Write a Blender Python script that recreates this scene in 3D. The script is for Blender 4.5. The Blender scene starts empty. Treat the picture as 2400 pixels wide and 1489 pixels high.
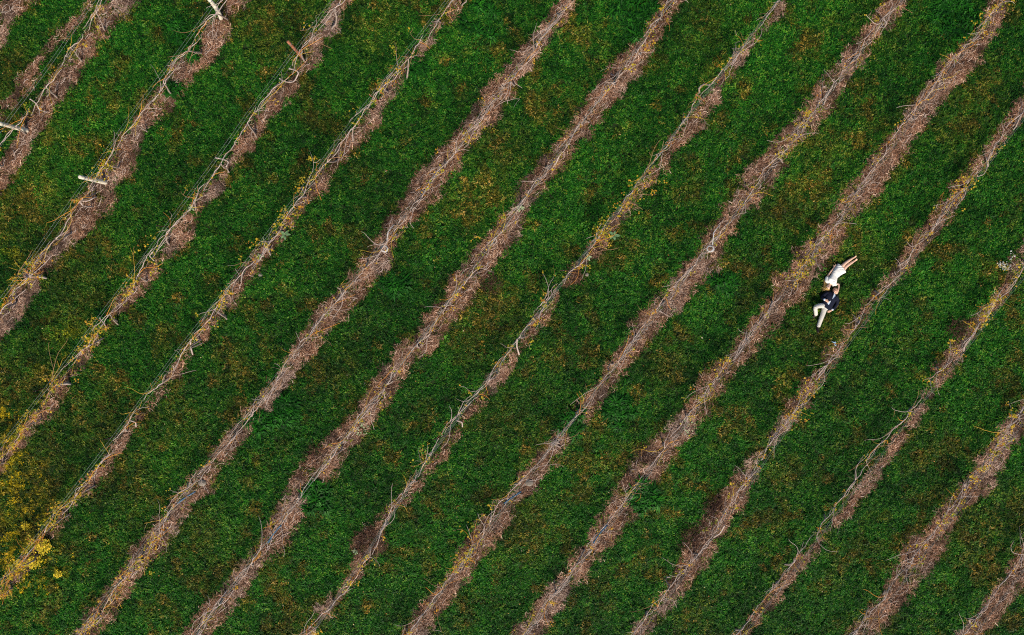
import bpy, math
import numpy as np
from mathutils import Vector

# ------------------------------------------------------------------ camera, sky, sun, exposure
SC = bpy.context.scene
COL = SC.collection
rng = np.random.default_rng(7)

CAM_H = 28.0            # drone height in metres, looking straight down
PX_M = 60.0             # photograph pixels per metre on the ground
PW, PH = 2400.0, 1489.0

cam_d = bpy.data.cameras.new('camera')
cam_d.sensor_width = 36.0
cam_d.lens = 36.0 * CAM_H / (PW / PX_M)
cam_d.clip_end = 2000.0
cam = bpy.data.objects.new('camera', cam_d)
COL.objects.link(cam)
cam.location = (0, 0, CAM_H)
cam.rotation_euler = (0, 0, 0)
SC.camera = cam

SUN_EL, SUN_AZ = math.radians(40), math.radians(172)   # light comes from the lower edge of the picture
world = bpy.data.worlds.new('World')
SC.world = world
world.use_nodes = True
wn = world.node_tree.nodes
wl = world.node_tree.links
wn.clear()
sky = wn.new('ShaderNodeTexSky')
sky.sky_type = 'NISHITA'
sky.sun_disc = False
sky.sun_elevation = SUN_EL
sky.sun_rotation = SUN_AZ
bg = wn.new('ShaderNodeBackground')
bg.inputs['Strength'].default_value = 0.075
wo = wn.new('ShaderNodeOutputWorld')
wl.new(sky.outputs[0], bg.inputs[0])
wl.new(bg.outputs[0], wo.inputs[0])

sun_d = bpy.data.lights.new('sun', 'SUN')
sun_d.energy = 3.4
sun_d.angle = math.radians(14.0)
sun_d.color = (1.0, 0.88, 0.70)
sun = bpy.data.objects.new('sun', sun_d)
COL.objects.link(sun)
sd = Vector((math.sin(SUN_AZ) * math.cos(SUN_EL), math.cos(SUN_AZ) * math.cos(SUN_EL), math.sin(SUN_EL)))
sun.rotation_euler = sd.to_track_quat('Z', 'Y').to_euler()
sun.location = sd * 60

SC.view_settings.view_transform = 'Standard'
SC.view_settings.look = 'None'
SC.view_settings.gamma = 1.0
SC.view_settings.exposure = 0.5
SC.view_settings.use_curve_mapping = False
SC.cycles.max_bounces = 3
SC.cycles.diffuse_bounces = 2
SC.cycles.glossy_bounces = 1
SC.cycles.transmission_bounces = 1
SC.cycles.use_denoising = False
SC.cycles.filter_width = 1.1
SC.cycles.adaptive_threshold = 0.03


# ------------------------------------------------------------------ helpers
def W(px, py, z=0.0):
    """photograph pixel -> world point at height z"""
    k = (CAM_H - z) / CAM_H / PX_M
    return np.array([(px - PW / 2) * k, (PH / 2 - py) * k, z])


def to_px(x, y):
    return x * PX_M + PW / 2, PH / 2 - y * PX_M


class Noise:
    def __init__(self, seed, n=256):
        self.g = np.random.default_rng(seed).random((n, n))
        self.n = n

    def __call__(self, x, y):
        x = np.asarray(x, float); y = np.asarray(y, float)
        xi = np.floor(x).astype(int); yi = np.floor(y).astype(int)
        fx = x - xi; fy = y - yi
        fx = fx * fx * (3 - 2 * fx); fy = fy * fy * (3 - 2 * fy)
        n = self.n; g = self.g
        a = g[xi % n, yi % n]; b = g[(xi + 1) % n, yi % n]
        c = g[xi % n, (yi + 1) % n]; d = g[(xi + 1) % n, (yi + 1) % n]
        return (a * (1 - fx) + b * fx) * (1 - fy) + (c * (1 - fx) + d * fx) * fy

    def fbm(self, x, y, o=4):
        s = 0; a = 1; t = 0
        for k in range(o):
            s = s + a * self(x * 2 ** k + 17 * k, y * 2 ** k + 31 * k); t += a; a *= .55
        return s / t


N1, N2, N3 = Noise(1), Noise(2), Noise(3)


def mesh_from(name, v, f, mat=None, attrs=None, smooth=True):
    me = bpy.data.meshes.new(name)
    v = np.asarray(v, float)
    me.from_pydata(v.tolist(), [], f if isinstance(f, list) else f.tolist())
    if attrs:
        for k, a in attrs.items():
            at = me.attributes.new(k, 'FLOAT', 'POINT')
            at.data.foreach_set('value', np.asarray(a, np.float32))
    if mat is not None:
        for m in (mat if isinstance(mat, (list, tuple)) else [mat]):
            me.materials.append(m)
    if smooth and len(me.polygons):
        me.polygons.foreach_set('use_smooth', np.ones(len(me.polygons), bool))
    me.update()
    return me


def link(name, me, parent=None, loc=None):
    o = bpy.data.objects.new(name, me)
    COL.objects.link(o)
    if parent is not None:
        o.parent = parent
    if loc is not None:
        o.location = loc
    return o


def empty(name, loc):
    o = bpy.data.objects.new(name, None)
    o.empty_display_size = 0.2
    COL.objects.link(o)
    o.location = [float(c) for c in loc]
    return o


def tag(o, label=None, cat=None, group=None, kind=None):
    if label: o['label'] = label
    if cat: o['category'] = cat
    if group: o['group'] = group
    if kind: o['kind'] = kind
    return o


class MB:
    """collects pieces for one mesh"""
    def __init__(self):
        self.v = []; self.f = []; self.n = 0; self.a = []

    def add(self, v, f, a=0.0):
        v = np.asarray(v, float)
        self.v.append(v)
        self.f += [tuple(int(i) + self.n for i in q) for q in f]
        self.a.append(np.full(len(v), a) if np.isscalar(a) else np.asarray(a))
        self.n += len(v)
        return self

    def tube(self, p, r, sides=5, a=0.0, cap=True):
        p = np.asarray(p, float); n = len(p)
        r = np.full(n, r) if np.isscalar(r) else np.asarray(r, float)
        t = np.gradient(p, axis=0)
        t /= np.linalg.norm(t, axis=1)[:, None] + 1e-9
        ref = np.array([0, 0, 1.0]) if abs(t[:, 2]).mean() < .8 else np.array([1.0, 0, 0])
        u = np.cross(t, ref); u /= np.linalg.norm(u, axis=1)[:, None] + 1e-9
        w = np.cross(u, t)
        an = np.arange(sides) * 2 * math.pi / sides
        v = p[:, None, :] + r[:, None, None] * (np.cos(an)[None, :, None] * u[:, None, :] + np.sin(an)[None, :, None] * w[:, None, :])
        f = []
        for i in range(n - 1):
            for j in range(sides):
                k = (j + 1) % sides
                f.append((i * sides + j, i * sides + k, (i + 1) * sides + k, (i + 1) * sides + j))
        if cap:
            f.append(tuple(range(sides))[::-1]); f.append(tuple((n - 1) * sides + j for j in range(sides)))
        return self.add(v.reshape(-1, 3), f, a)

    def loft(self, pts, ws, ds, sides=14, sq=2.0, updir=(0, 0, 1)):
        """elliptical cross-sections: half width ws (sideways), half depth ds (towards updir)"""
        p = np.asarray(pts, float); n = len(p)
        t = np.gradient(p, axis=0); t /= np.linalg.norm(t, axis=1)[:, None] + 1e-9
        up = np.asarray(updir, float)
        d = up[None] - (t @ up)[:, None] * t
        nd = np.linalg.norm(d, axis=1)
        alt = np.array([1.0, .3, 0]); da = alt[None] - (t @ alt)[:, None] * t
        d = np.where(nd[:, None] < .25, da, d); d /= np.linalg.norm(d, axis=1)[:, None] + 1e-9
        s = np.cross(t, d)
        an = np.arange(sides) * 2 * math.pi / sides
        ca = np.sign(np.cos(an)) * np.abs(np.cos(an)) ** (2 / sq); sa = np.sign(np.sin(an)) * np.abs(np.sin(an)) ** (2 / sq)
        ws = np.asarray(ws, float); ds = np.asarray(ds, float)
        v = p[:, None] + (ws[:, None] * ca[None])[:, :, None] * s[:, None] + (ds[:, None] * sa[None])[:, :, None] * d[:, None]
        f = []
        for i in range(n - 1):
            for j in range(sides):
                k = (j + 1) % sides
                f.append((i * sides + j, i * sides + k, (i + 1) * sides + k, (i + 1) * sides + j))
        v = v.reshape(-1, 3)
        v = np.vstack([v, p[0] - t[0] * min(ws[0], ds[0]) * .5, p[-1] + t[-1] * min(ws[-1], ds[-1]) * .5])
        for j in range(sides):
            k = (j + 1) % sides
            f.append((n * sides, k, j)); f.append((n * sides + 1, (n - 1) * sides + j, (n - 1) * sides + k))
        return self.add(v, f)

    def ball(self, c, r, ax=None, seg=12, rings=8):
        """ellipsoid; r scalar or 3 radii along the axes ax (rows)"""
        r = np.array([r] * 3 if np.isscalar(r) else r, float)
        ax = np.eye(3) if ax is None else np.asarray(ax, float)
        v = []; f = []
        for i in range(1, rings):
            th = math.pi * i / rings
            for j in range(seg):
                ph = 2 * math.pi * j / seg
                v.append((math.sin(th) * math.cos(ph), math.sin(th) * math.sin(ph), math.cos(th)))
        v.append((0, 0, 1)); v.append((0, 0, -1))
        for i in range(rings - 2):
            for j in range(seg):
                k = (j + 1) % seg
                f.append((i * seg + j, (i + 1) * seg + j, (i + 1) * seg + k, i * seg + k))
        T = (rings - 1) * seg
        for j in range(seg):
            k = (j + 1) % seg
            f.append((T, j, k)); f.append((T + 1, (rings - 2) * seg + k, (rings - 2) * seg + j))
        v = (np.array(v) * r) @ ax + np.asarray(c, float)
        return self.add(v, f)

    def mesh(self, name, mat=None, attr=None, smooth=True):
        return mesh_from(name, np.vstack(self.v), self.f, mat, {attr: np.concatenate(self.a)} if attr else None, smooth)

    def build(self, name, mat=None, parent=None, attr=None, smooth=True, origin=None):
        if origin is not None:
            self.v = [a - np.asarray(origin) for a in self.v]
        return link(name, self.mesh(name, mat, attr, smooth), parent, None)


# ------------------------------------------------------------------ materials
def new_mat(name):
    m = bpy.data.materials.new(name); m.use_nodes = True
    nt = m.node_tree
    b = nt.nodes['Principled BSDF']
    b.inputs['Specular IOR Level'].default_value = 0.25
    b.inputs['Roughness'].default_value = 0.75
    return m, nt, b


def ramp(nt, stops, fac=None, mode='LINEAR'):
    r = nt.nodes.new('ShaderNodeValToRGB')
    r.color_ramp.interpolation = mode
    while len(r.color_ramp.elements) < len(stops): r.color_ramp.elements.new(0.5)
    for e, (p, c) in zip(r.color_ramp.elements, stops):
        e.position = p; e.color = (*c, 1)
    if fac is not None: nt.links.new(fac, r.inputs[0])
    return r.outputs[0]


def attr(nt, name, typ='GEOMETRY'):
    a = nt.nodes.new('ShaderNodeAttribute'); a.attribute_name = name; a.attribute_type = typ
    return a.outputs['Fac']


def mixc(nt, a, b, fac, blend='MIX'):
    m = nt.nodes.new('ShaderNodeMix'); m.data_type = 'RGBA'; m.blend_type = blend
    for s, v in ((6, a), (7, b)):
        if isinstance(v, tuple): m.inputs[s].default_value = (*v, 1)
        else: nt.links.new(v, m.inputs[s])
    if isinstance(fac, float): m.inputs[0].default_value = fac
    else: nt.links.new(fac, m.inputs[0])
    return m.outputs[2]


def mth(nt, op, a, b=None, clamp=False):
    m = nt.nodes.new('ShaderNodeMath'); m.operation = op; m.use_clamp = clamp
    for i, v in enumerate((a, b)):
        if v is None: continue
        if isinstance(v, (int, float)): m.inputs[i].default_value = v
        else: nt.links.new(v, m.inputs[i])
    return m.outputs[0]


def noise(nt, scale, detail=4, coord='POS', rough=.55):
    n = nt.nodes.new('ShaderNodeTexNoise'); n.inputs['Scale'].default_value = scale
    n.inputs['Detail'].default_value = detail; n.inputs['Roughness'].default_value = rough
    if coord == 'POS':
        g = nt.nodes.new('ShaderNodeNewGeometry'); nt.links.new(g.outputs['Position'], n.inputs['Vector'])
    else:
        g = nt.nodes.new('ShaderNodeTexCoord'); nt.links.new(g.outputs['Object'], n.inputs['Vector'])
    return n.outputs['Fac']


def noisy_mat(name, c1, c2, scale=20, rough=.75, bump=0.0, spec=.25, detail=4):
    m, nt, b = new_mat(name)
    n = noise(nt, scale, detail)
    nt.links.new(ramp(nt, [(.3, c1), (.7, c2)], n), b.inputs['Base Color'])
    b.inputs['Roughness'].default_value = rough
    b.inputs['Specular IOR Level'].default_value = spec
    if bump:
        bp = nt.nodes.new('ShaderNodeBump'); bp.inputs['Strength'].default_value = bump; bp.inputs['Distance'].default_value = .02
        nt.links.new(n, bp.inputs['Height']); nt.links.new(bp.outputs[0], b.inputs['Normal'])
    return m


# ground sheet: thatch under the turf, soil in the strips
M_ground, nt, b = new_mat('ground')
nz = noise(nt, 9, 6)
turf = ramp(nt, [(.3, (.012, .022, .008)), (.7, (.030, .050, .016))], nz)
soil = ramp(nt, [(.28, (.045, .020, .011)), (.5, (.12, .062, .035)), (.75, (.23, .14, .088))], noise(nt, 14, 8, rough=.7))
nt.links.new(mixc(nt, turf, soil, attr(nt, 'strip')), b.inputs['Base Color'])
b.inputs['Roughness'].default_value = .95; b.inputs['Specular IOR Level'].default_value = .1


def leaf_mat(name):
    m, nt, b = new_mat(name)
    lr = attr(nt, 'lr')
    tone = attr(nt, 'tone', 'INSTANCER'); dry = attr(nt, 'dry', 'INSTANCER'); low_sun_yel = attr(nt, 'low_sun_yel', 'INSTANCER')
    g = ramp(nt, [(0, (.004, .036, .004)), (.40, (.010, .094, .007)), (.70, (.024, .158, .010)), (.90, (.060, .215, .016)), (1.0, (.13, .25, .03))], lr)
    d = ramp(nt, [(0, (.018, .032, .004)), (.4, (.062, .074, .008)), (.75, (.15, .118, .014)), (.92, (.30, .195, .03)), (1, (.42, .30, .09))], lr)
    y = ramp(nt, [(0, (.06, .09, .004)), (.4, (.24, .21, .006)), (.75, (.62, .46, .012)), (1, (.85, .64, .03))], lr)
    c = mixc(nt, g, d, dry)
    c = mixc(nt, c, y, low_sun_yel)
    c = mixc(nt, c, mixc(nt, (.42, .50, .45), (1.75, 1.62, 1.35), tone), 1.0, 'MULTIPLY')
    nt.links.new(c, b.inputs['Base Color'])
    b.inputs['Roughness'].default_value = .55
    b.inputs['Specular IOR Level'].default_value = .2
    tr = nt.nodes.new('ShaderNodeBsdfTranslucent'); nt.links.new(c, tr.inputs[0])
    ms = nt.nodes.new('ShaderNodeMixShader'); ms.inputs[0].default_value = .25
    nt.links.new(b.outputs[0], ms.inputs[1]); nt.links.new(tr.outputs[0], ms.inputs[2])
    nt.links.new(ms.outputs[0], nt.nodes['Material Output'].inputs[0])
    return m


M_grass = leaf_mat('grass_leaf')

M_straw, nt, b = new_mat('dead_grass')
lr = attr(nt, 'lr'); tone = attr(nt, 'tone', 'INSTANCER'); pal = attr(nt, 'dry', 'INSTANCER')
c = ramp(nt, [(0, (.055, .024, .013)), (.35, (.19, .090, .050)), (.65, (.38, .205, .125)), (.85, (.60, .40, .27)), (1, (.84, .67, .53))], lr)
c2 = ramp(nt, [(0, (.12, .075, .055)), (.4, (.29, .195, .15)), (.75, (.53, .40, .325)), (1, (.82, .70, .60))], lr)
c = mixc(nt, c, c2, pal)
c = mixc(nt, c, mixc(nt, (.28, .26, .26), (1.42, 1.33, 1.3), tone), 1.0, 'MULTIPLY')
nt.links.new(c, b.inputs['Base Color']); b.inputs['Roughness'].default_value = .8

# vine wood: attribute tone runs from old grey bark to orange one-year cane
M_bark, nt, b = new_mat('vine_bark')
nb = noise(nt, 26, 5)
old = ramp(nt, [(.3, (.30, .225, .195)), (.7, (.66, .545, .50))], nb)
nt.links.new(old, b.inputs['Base Color']); b.inputs['Roughness'].default_value = .8
bp = nt.nodes.new('ShaderNodeBump'); bp.inputs['Strength'].default_value = .5; bp.inputs['Distance'].default_value = .01
nt.links.new(nb, bp.inputs['Height']); nt.links.new(bp.outputs[0], b.inputs['Normal'])
M_trunk = noisy_mat('trunk_bark', (.18, .13, .11), (.46, .37, .33), 22, bump=.5)
M_cane_grey = noisy_mat('cane_grey', (.34, .26, .23), (.66, .54, .49), 30)
M_cane_tan = noisy_mat('cane_tan', (.22, .115, .055), (.46, .27, .14), 18)
M_cane_orange = noisy_mat('cane_orange', (.46, .16, .025), (.80, .36, .06), 14)
M_cane_gold = noisy_mat('cane_gold', (.36, .22, .03), (.70, .46, .06), 14)

M_shoot, nt, b = new_mat('shoot')
nt.links.new(ramp(nt, [(0, (.58, .48, .44)), (.35, (.44, .28, .18)), (.6, (.46, .22, .08)), (.8, (.62, .28, .05)), (1, (.66, .44, .07))], attr(nt, 'lr')), b.inputs['Base Color'])

M_leaf, nt, b = new_mat('vine_leaf')
c = ramp(nt, [(0, (.20, .24, .02)), (.3, (.48, .40, .03)), (.6, (.70, .50, .04)), (.85, (.68, .36, .03)), (1, (.42, .16, .03))], attr(nt, 'lr'))
nt.links.new(c, b.inputs['Base Color'])
tr = nt.nodes.new('ShaderNodeBsdfTranslucent'); nt.links.new(c, tr.inputs[0])
ms = nt.nodes.new('ShaderNodeMixShader'); ms.inputs[0].default_value = .3
nt.links.new(b.outputs[0], ms.inputs[1]); nt.links.new(tr.outputs[0], ms.inputs[2])
nt.links.new(ms.outputs[0], nt.nodes['Material Output'].inputs[0])

M_post = noisy_mat('weathered_post', (.62, .54, .42), (.90, .84, .72), 9, bump=.3)
M_redpost = noisy_mat('red_brown_post', (.22, .075, .04), (.48, .20, .11), 12, bump=.4)
M_stake = noisy_mat('dark_stake', (.025, .014, .010), (.09, .045, .03), 12)
M_wire = noisy_mat('wire', (.10, .13, .12), (.24, .28, .27), 4, rough=.5)
M_coil = noisy_mat('coil', (.38, .37, .38), (.62, .61, .62), 30)
M_blue = noisy_mat('blue_tube', (.015, .06, .13), (.03, .13, .24), 8, rough=.45, spec=.4)
M_rock = noisy_mat('rock', (.13, .11, .09), (.30, .26, .22), 14, bump=.6)
M_scrap = noisy_mat('blue_scrap', (.16, .30, .46), (.35, .52, .68), 20)
M_dark = noisy_mat('dark_plastic', (.02, .022, .04), (.09, .10, .15), 15, rough=.5)
M_white = noisy_mat('white_petal', (.50, .51, .46), (.72, .72, .66), 40)
M_weed = noisy_mat('weed_leaf', (.05, .14, .06), (.20, .32, .14), 12, rough=.6)
M_weed_pale = noisy_mat('weed_leaf_pale', (.20, .30, .15), (.42, .48, .28), 14, rough=.6)

# ------------------------------------------------------------------ traced layout: bare strips (y, left x, right x) and vine lines, in photograph pixels
S = {}
S[0] = [(-60, 55, 130), (0, 10, 80), (60, -40, 30), (120, -85, 0)]
S[1] = [(0, 255, 330), (34, 228, 302), (100, 186, 238), (168, 134, 195), (218, 104, 158), (269, 67, 128), (319, 37, 87), (369, 8, 57), (437, -40, 17)]
S[2] = [(17, 524, 571), (50, 497, 532), (84, 470, 530), (111, 460, 527), (151, 410, 490), (185, 396, 453), (218, 369, 430), (252, 336, 406), (285, 318, 358), (319, 289, 339), (369, 262, 319), (403, 235, 316), (436, 208, 269), (470, 188, 275), (517, 158, 228), (551, 141, 205), (584, 111, 151), (618, 80, 128), (651, 64, 97), (685, 30, 90), (735, 0, 60), (769, -35, 33)]
S[3] = [(34, 762, 802), (67, 752, 796), (100, 719, 759), (134, 708, 755), (161, 692, 732), (185, 676, 700), (208, 651, 695), (242, 621, 672), (275, 604, 638), (319, 564, 608), (353, 544, 594), (369, 537, 567), (395, 522, 540), (420, 510, 530), (453, 470, 517), (467, 460, 497), (495, 445, 460), (517, 423, 467), (551, 403, 457), (584, 383, 423), (608, 369, 396), (620, 355, 372), (635, 336, 376), (661, 316, 363), (702, 275, 326), (729, 265, 302), (745, 252, 266), (776, 232, 248), (810, 200, 222), (836, 178, 218), (870, 161, 188), (893, 128, 168), (927, 114, 148), (967, 87, 134), (1001, 50, 81), (1034, 30, 67), (1085, -10, 23)]
S[4] = [(7, 1056, 1080), (34, 1046, 1070), (60, 1020, 1042), (91, 1001, 1022), (117, 968, 995), (151, 941, 978), (185, 917, 948), (235, 880, 917), (269, 857, 897), (295, 837, 890), (336, 800, 842), (386, 768, 802), (420, 739, 775), (453, 722, 749), (477, 702, 719), (510, 668, 702), (535, 650, 672), (561, 638, 665), (594, 604, 638), (631, 571, 604), (668, 544, 577), (698, 527, 557), (719, 514, 541), (752, 477, 514), (786, 457, 490), (809, 450, 468), (846, 416, 443), (870, 400, 436), (910, 369, 400), (934, 353, 373), (967, 322, 349), (990, 305, 320), (1034, 269, 306), (1061, 259, 289), (1088, 242, 262), (1115, 215, 245), (1155, 181, 215), (1185, 161, 178), (1219, 131, 148), (1249, 114, 134), (1290, 80, 100), (1336, 34, 67)]
S[5] = [(0, 1304, 1351), (34, 1290, 1337), (67, 1260, 1310), (87, 1250, 1297), (111, 1220, 1280), (134, 1206, 1270), (168, 1179, 1237), (201, 1146, 1213), (235, 1129, 1196), (269, 1102, 1173), (295, 1085, 1149), (322, 1055, 1116), (353, 1028, 1085), (386, 1001, 1075), (430, 958, 1048), (467, 944, 1030), (500, 924, 978), (534, 894, 961), (568, 881, 931), (601, 860, 918), (635, 827, 914), (668, 807, 867), (702, 775, 850), (735, 732, 817), (769, 719, 772), (803, 698, 755), (836, 671, 725), (870, 651, 698), (903, 631, 682), (950, 584, 640), (984, 554, 611), (1018, 534, 588), (1051, 507, 557), (1085, 484, 530), (1118, 447, 507), (1152, 430, 487), (1185, 396, 443), (1219, 359, 433), (1253, 339, 410), (1286, 312, 390), (1320, 296, 349), (1347, 282, 336)]
S[6] = [(17, 1546, 1582), (50, 1522, 1569), (84, 1498, 1546), (117, 1468, 1522), (151, 1435, 1505), (185, 1415, 1478), (218, 1388, 1455), (252, 1361, 1431), (285, 1344, 1404), (319, 1317, 1378), (353, 1287, 1344), (386, 1263, 1327), (420, 1233, 1294), (453, 1213, 1270), (490, 1193, 1237), (517, 1163, 1226), (551, 1146, 1213), (584, 1109, 1193), (618, 1092, 1166), (651, 1059, 1136), (685, 1045, 1119), (719, 1018, 1085), (752, 991, 1065), (786, 965, 1032), (819, 934, 1018), (853, 911, 975), (887, 884, 944), (913, 857, 934), (937, 847, 911), (984, 815, 880), (1018, 785, 855), (1051, 739, 825), (1085, 712, 796), (1118, 688, 782), (1152, 675, 752), (1185, 648, 729), (1219, 635, 709), (1253, 615, 688), (1286, 598, 658), (1320, 561, 621), (1347, 544, 604)]
sh = lambda L, d, y0=-999, y1=9999: [(y, a + d, b + d) for y, a, b in L if y0 <= y <= y1]
S[7] = sh(S[4], 765, -9, 1160) + [(1190, 905, 930), (1230, 868, 905), (1258, 830, 905), (1285, 828, 895), (1310, 830, 875), (1345, 812, 850)]
S[8] = sh(S[5], 765)
S[9] = [(0, 2319, 2366), (50, 2299, 2352), (101, 2255, 2315), (151, 2198, 2292), (185, 2191, 2252), (218, 2144, 2221), (252, 2124, 2205), (285, 2114, 2171), (319, 2080, 2141), (353, 2060, 2131), (386, 2023, 2097), (420, 2003, 2077), (453, 1976, 2057), (487, 1960, 2018), (517, 1933, 1990), (551, 1909, 1973), (584, 1875, 1963), (618, 1849, 1936), (651, 1822, 1909), (685, 1808, 1885), (719, 1785, 1849), (752, 1758, 1828), (786, 1734, 1801), (819, 1714, 1768), (853, 1681, 1738), (887, 1634, 1711), (920, 1620, 1687)] + sh(S[6], 765, 930)
S[10] = [(200, 2415, 2440), (235, 2386, 2415), (269, 2359, 2402), (302, 2339, 2376), (336, 2312, 2345), (386, 2278, 2312), (436, 2231, 2258), (467, 2216, 2256), (517, 2174, 2225), (551, 2144, 2188), (584, 2117, 2164), (618, 2097, 2137), (651, 2073, 2107), (685, 2040, 2070), (719, 2020, 2043), (752, 1993, 2030), (786, 1979, 2003), (819, 1939, 1979), (853, 1922, 1963), (903, 1869, 1909), (950, 1835, 1892), (984, 1825, 1865), (1018, 1798, 1828), (1051, 1781, 1808), (1085, 1741, 1781), (1135, 1704, 1761), (1185, 1664, 1741), (1219, 1637, 1721), (1253, 1617, 1701), (1286, 1600, 1677), (1320, 1590, 1660), (1347, 1575, 1635)]
S[11] = [(560, 2400, 2430), (594, 2372, 2402), (635, 2356, 2386), (668, 2342, 2369), (702, 2325, 2352), (735, 2285, 2322), (769, 2265, 2305), (803, 2228, 2272), (836, 2205, 2255), (863, 2184, 2238), (897, 2189, 2210), (920, 2168, 2191), (957, 2144, 2168), (994, 2119, 2141), (1034, 2087, 2124), (1068, 2067, 2097), (1101, 2033, 2067), (1135, 2003, 2057), (1169, 1983, 2023), (1202, 1959, 1993), (1236, 1929, 1963), (1280, 1899, 1922), (1313, 1865, 1899), (1347, 1832, 1869)]
S[12] = [(930, 2400, 2460), (967, 2375, 2430), (1001, 2345, 2405), (1034, 2322, 2386), (1068, 2295, 2359), (1101, 2278, 2345), (1135, 2251, 2322), (1169, 2231, 2295), (1202, 2198, 2248), (1236, 2171, 2235), (1269, 2124, 2215), (1303, 2107, 2201), (1347, 2090, 2168)]
S[13] = [(1240, 2425, 2490), (1286, 2392, 2455), (1320, 2367, 2430), (1347, 2350, 2412)]
S[14] = [(0, 212, 232), (30, 188, 212), (70, 152, 184), (120, 100, 122), (165, 68, 96), (220, 30, 58), (250, 5, 28), (300, -30, -10)]     # line of dry tan grass beside the first row

V = {}
V[1] = [(245, -5), (205, 65), (160, 115), (140, 160), (100, 215), (65, 265), (20, 315), (-20, 365)]
V[2] = [(530, 0), (505, 35), (470, 70), (448, 108), (390, 190), (335, 265), (285, 320), (250, 380), (215, 430), (165, 510), (140, 545), (95, 612), (65, 650), (0, 730)]
V[3] = [(800, 0), (745, 68), (700, 120), (655, 185), (620, 235), (590, 272), (545, 345), (490, 420), (445, 485), (400, 535), (355, 595), (300, 680), (250, 745), (190, 830), (130, 895), (90, 960), (40, 1020), (0, 1070)]
V[4] = [(1060, 0), (1000, 85), (950, 145), (880, 222), (830, 295), (780, 365), (740, 410), (700, 465), (640, 555), (600, 610), (540, 670), (490, 745), (445, 800), (380, 895), (345, 930), (290, 1005), (240, 1080), (205, 1130), (170, 1170), (130, 1212), (95, 1260), (30, 1345)]
V[5] = [(1340, 0), (1290, 60), (1250, 120), (1200, 185), (1150, 255), (1085, 335), (1040, 390), (990, 460), (925, 545), (885, 600), (830, 655), (770, 730), (705, 815), (640, 905), (590, 970), (550, 1020), (500, 1080), (430, 1155), (390, 1215), (345, 1285), (300, 1345)]
V[6] = [(1575, 0), (1530, 70), (1480, 140), (1420, 212), (1370, 280), (1305, 370), (1260, 425), (1200, 505), (1150, 575), (1120, 625), (1060, 700), (1000, 780), (950, 840), (900, 910), (850, 970), (780, 1070), (730, 1130), (680, 1200), (630, 1265), (575, 1340)]
V[7] = [(x + 765, y) for x, y in V[4] if y < 950] + [(1100, 937), (1043, 1010), (1010, 1063), (973, 1117), (943, 1160), (913, 1200), (890, 1250), (867, 1307), (837, 1345)]
V[8] = [(x + 765, y) for x, y in V[5]]
V[9] = [(2345, 0), (2299, 67), (2258, 111), (2221, 161), (2191, 198), (2154, 252), (2117, 296), (2077, 353), (2037, 410), (1986, 477), (1959, 520), (1909, 581), (1885, 621), (1828, 692), (1788, 742), (1761, 782), (1718, 836), (1677, 890), (1640, 937)] + [(x + 765, y) for x, y in V[6] if y > 960]
V[10] = [(2430, 225), (2400, 262), (2359, 312), (2319, 363), (2285, 410), (2245, 460), (2211, 504), (2184, 541), (2144, 578), (2131, 608), (2097, 648), (2050, 698), (2023, 745), (1979, 799), (1936, 860), (1902, 903), (1885, 940), (1852, 981), (1815, 1024), (1775, 1085), (1748, 1132), (1704, 1192), (1676, 1245), (1634, 1303), (1600, 1338)]
V[11] = [(2430, 590), (2400, 625), (2362, 678), (2335, 705), (2309, 742), (2272, 796), (2238, 829), (2204, 870), (2151, 930), (2141, 950), (2117, 984), (2084, 1024), (2043, 1058), (2013, 1115), (1979, 1162), (1936, 1216), (1912, 1253), (1879, 1293), (1848, 1333)]
V[12] = [(2430, 920), (2400, 957), (2369, 997), (2332, 1051), (2298, 1101), (2258, 1145), (2225, 1202), (2178, 1263), (2137, 1310), (2117, 1340)]
V[13] = [(2445, 1240), (2400, 1300), (2370, 1345)]
SLOPE = -0.776   # dx/dy of a row

ROWARR = {}
for k, L in S.items():
    L = sorted(L)
    y = np.array([q[0] for q in L], float); a = np.array([q[1] for q in L], float); c = np.array([q[2] for q in L], float)
    w = (c - a).mean()
    m0 = (a[0] + c[0]) / 2; m1 = (a[-1] + c[-1]) / 2
    ext = 700 if k != 14 else 0
    yy0 = np.arange(y[0] - ext, y[0] - 1, 60.); yy1 = np.arange(y[-1] + 60, y[-1] + ext, 60.)
    f = lambda yy, m, yr, sd: (m + SLOPE * (yy - yr)) + 10 * (N3(yy * .013 + 7 * k, 3.3 + sd) - .5)
    y = np.concatenate([yy0, y, yy1])
    a = np.concatenate([f(yy0, m0, L[0][0], 0) - w / 2, a, f(yy1, m1, L[-1][0], 0) - w / 2])
    c = np.concatenate([f(yy0, m0, L[0][0], 9) + w / 2, c, f(yy1, m1, L[-1][0], 9) + w / 2])
    ROWARR[k] = (y, a, c)


def strip_at(x, y):
    """0 = turf, 1 = bare strip, for world x, y"""
    px, py = to_px(np.asarray(x, float), np.asarray(y, float))
    best = np.full(px.shape, -999.)
    for k, (ys, a, c) in ROWARR.items():
        d = np.minimum(px - np.interp(py, ys, a), np.interp(py, ys, c) - px) * .79
        if k in (3, 4, 7, 10, 11): d = d - 1.0 - 16 * np.clip(N3.fbm(px * .022 + 8, py * .022, 2) - .62, 0, 1) * 2
        d = np.where((py < ys[0]) | (py > ys[-1]), -999, d)
        best = np.maximum(best, d)
    best = best + 15 * (N1.fbm(px * .045, py * .045, 4) - .5) + 7 * (N2.fbm(px * .21, py * .21, 2) - .5)
    t = np.clip((best + 5) / 15, 0, 1)
    return t * t * (3 - 2 * t)


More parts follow.
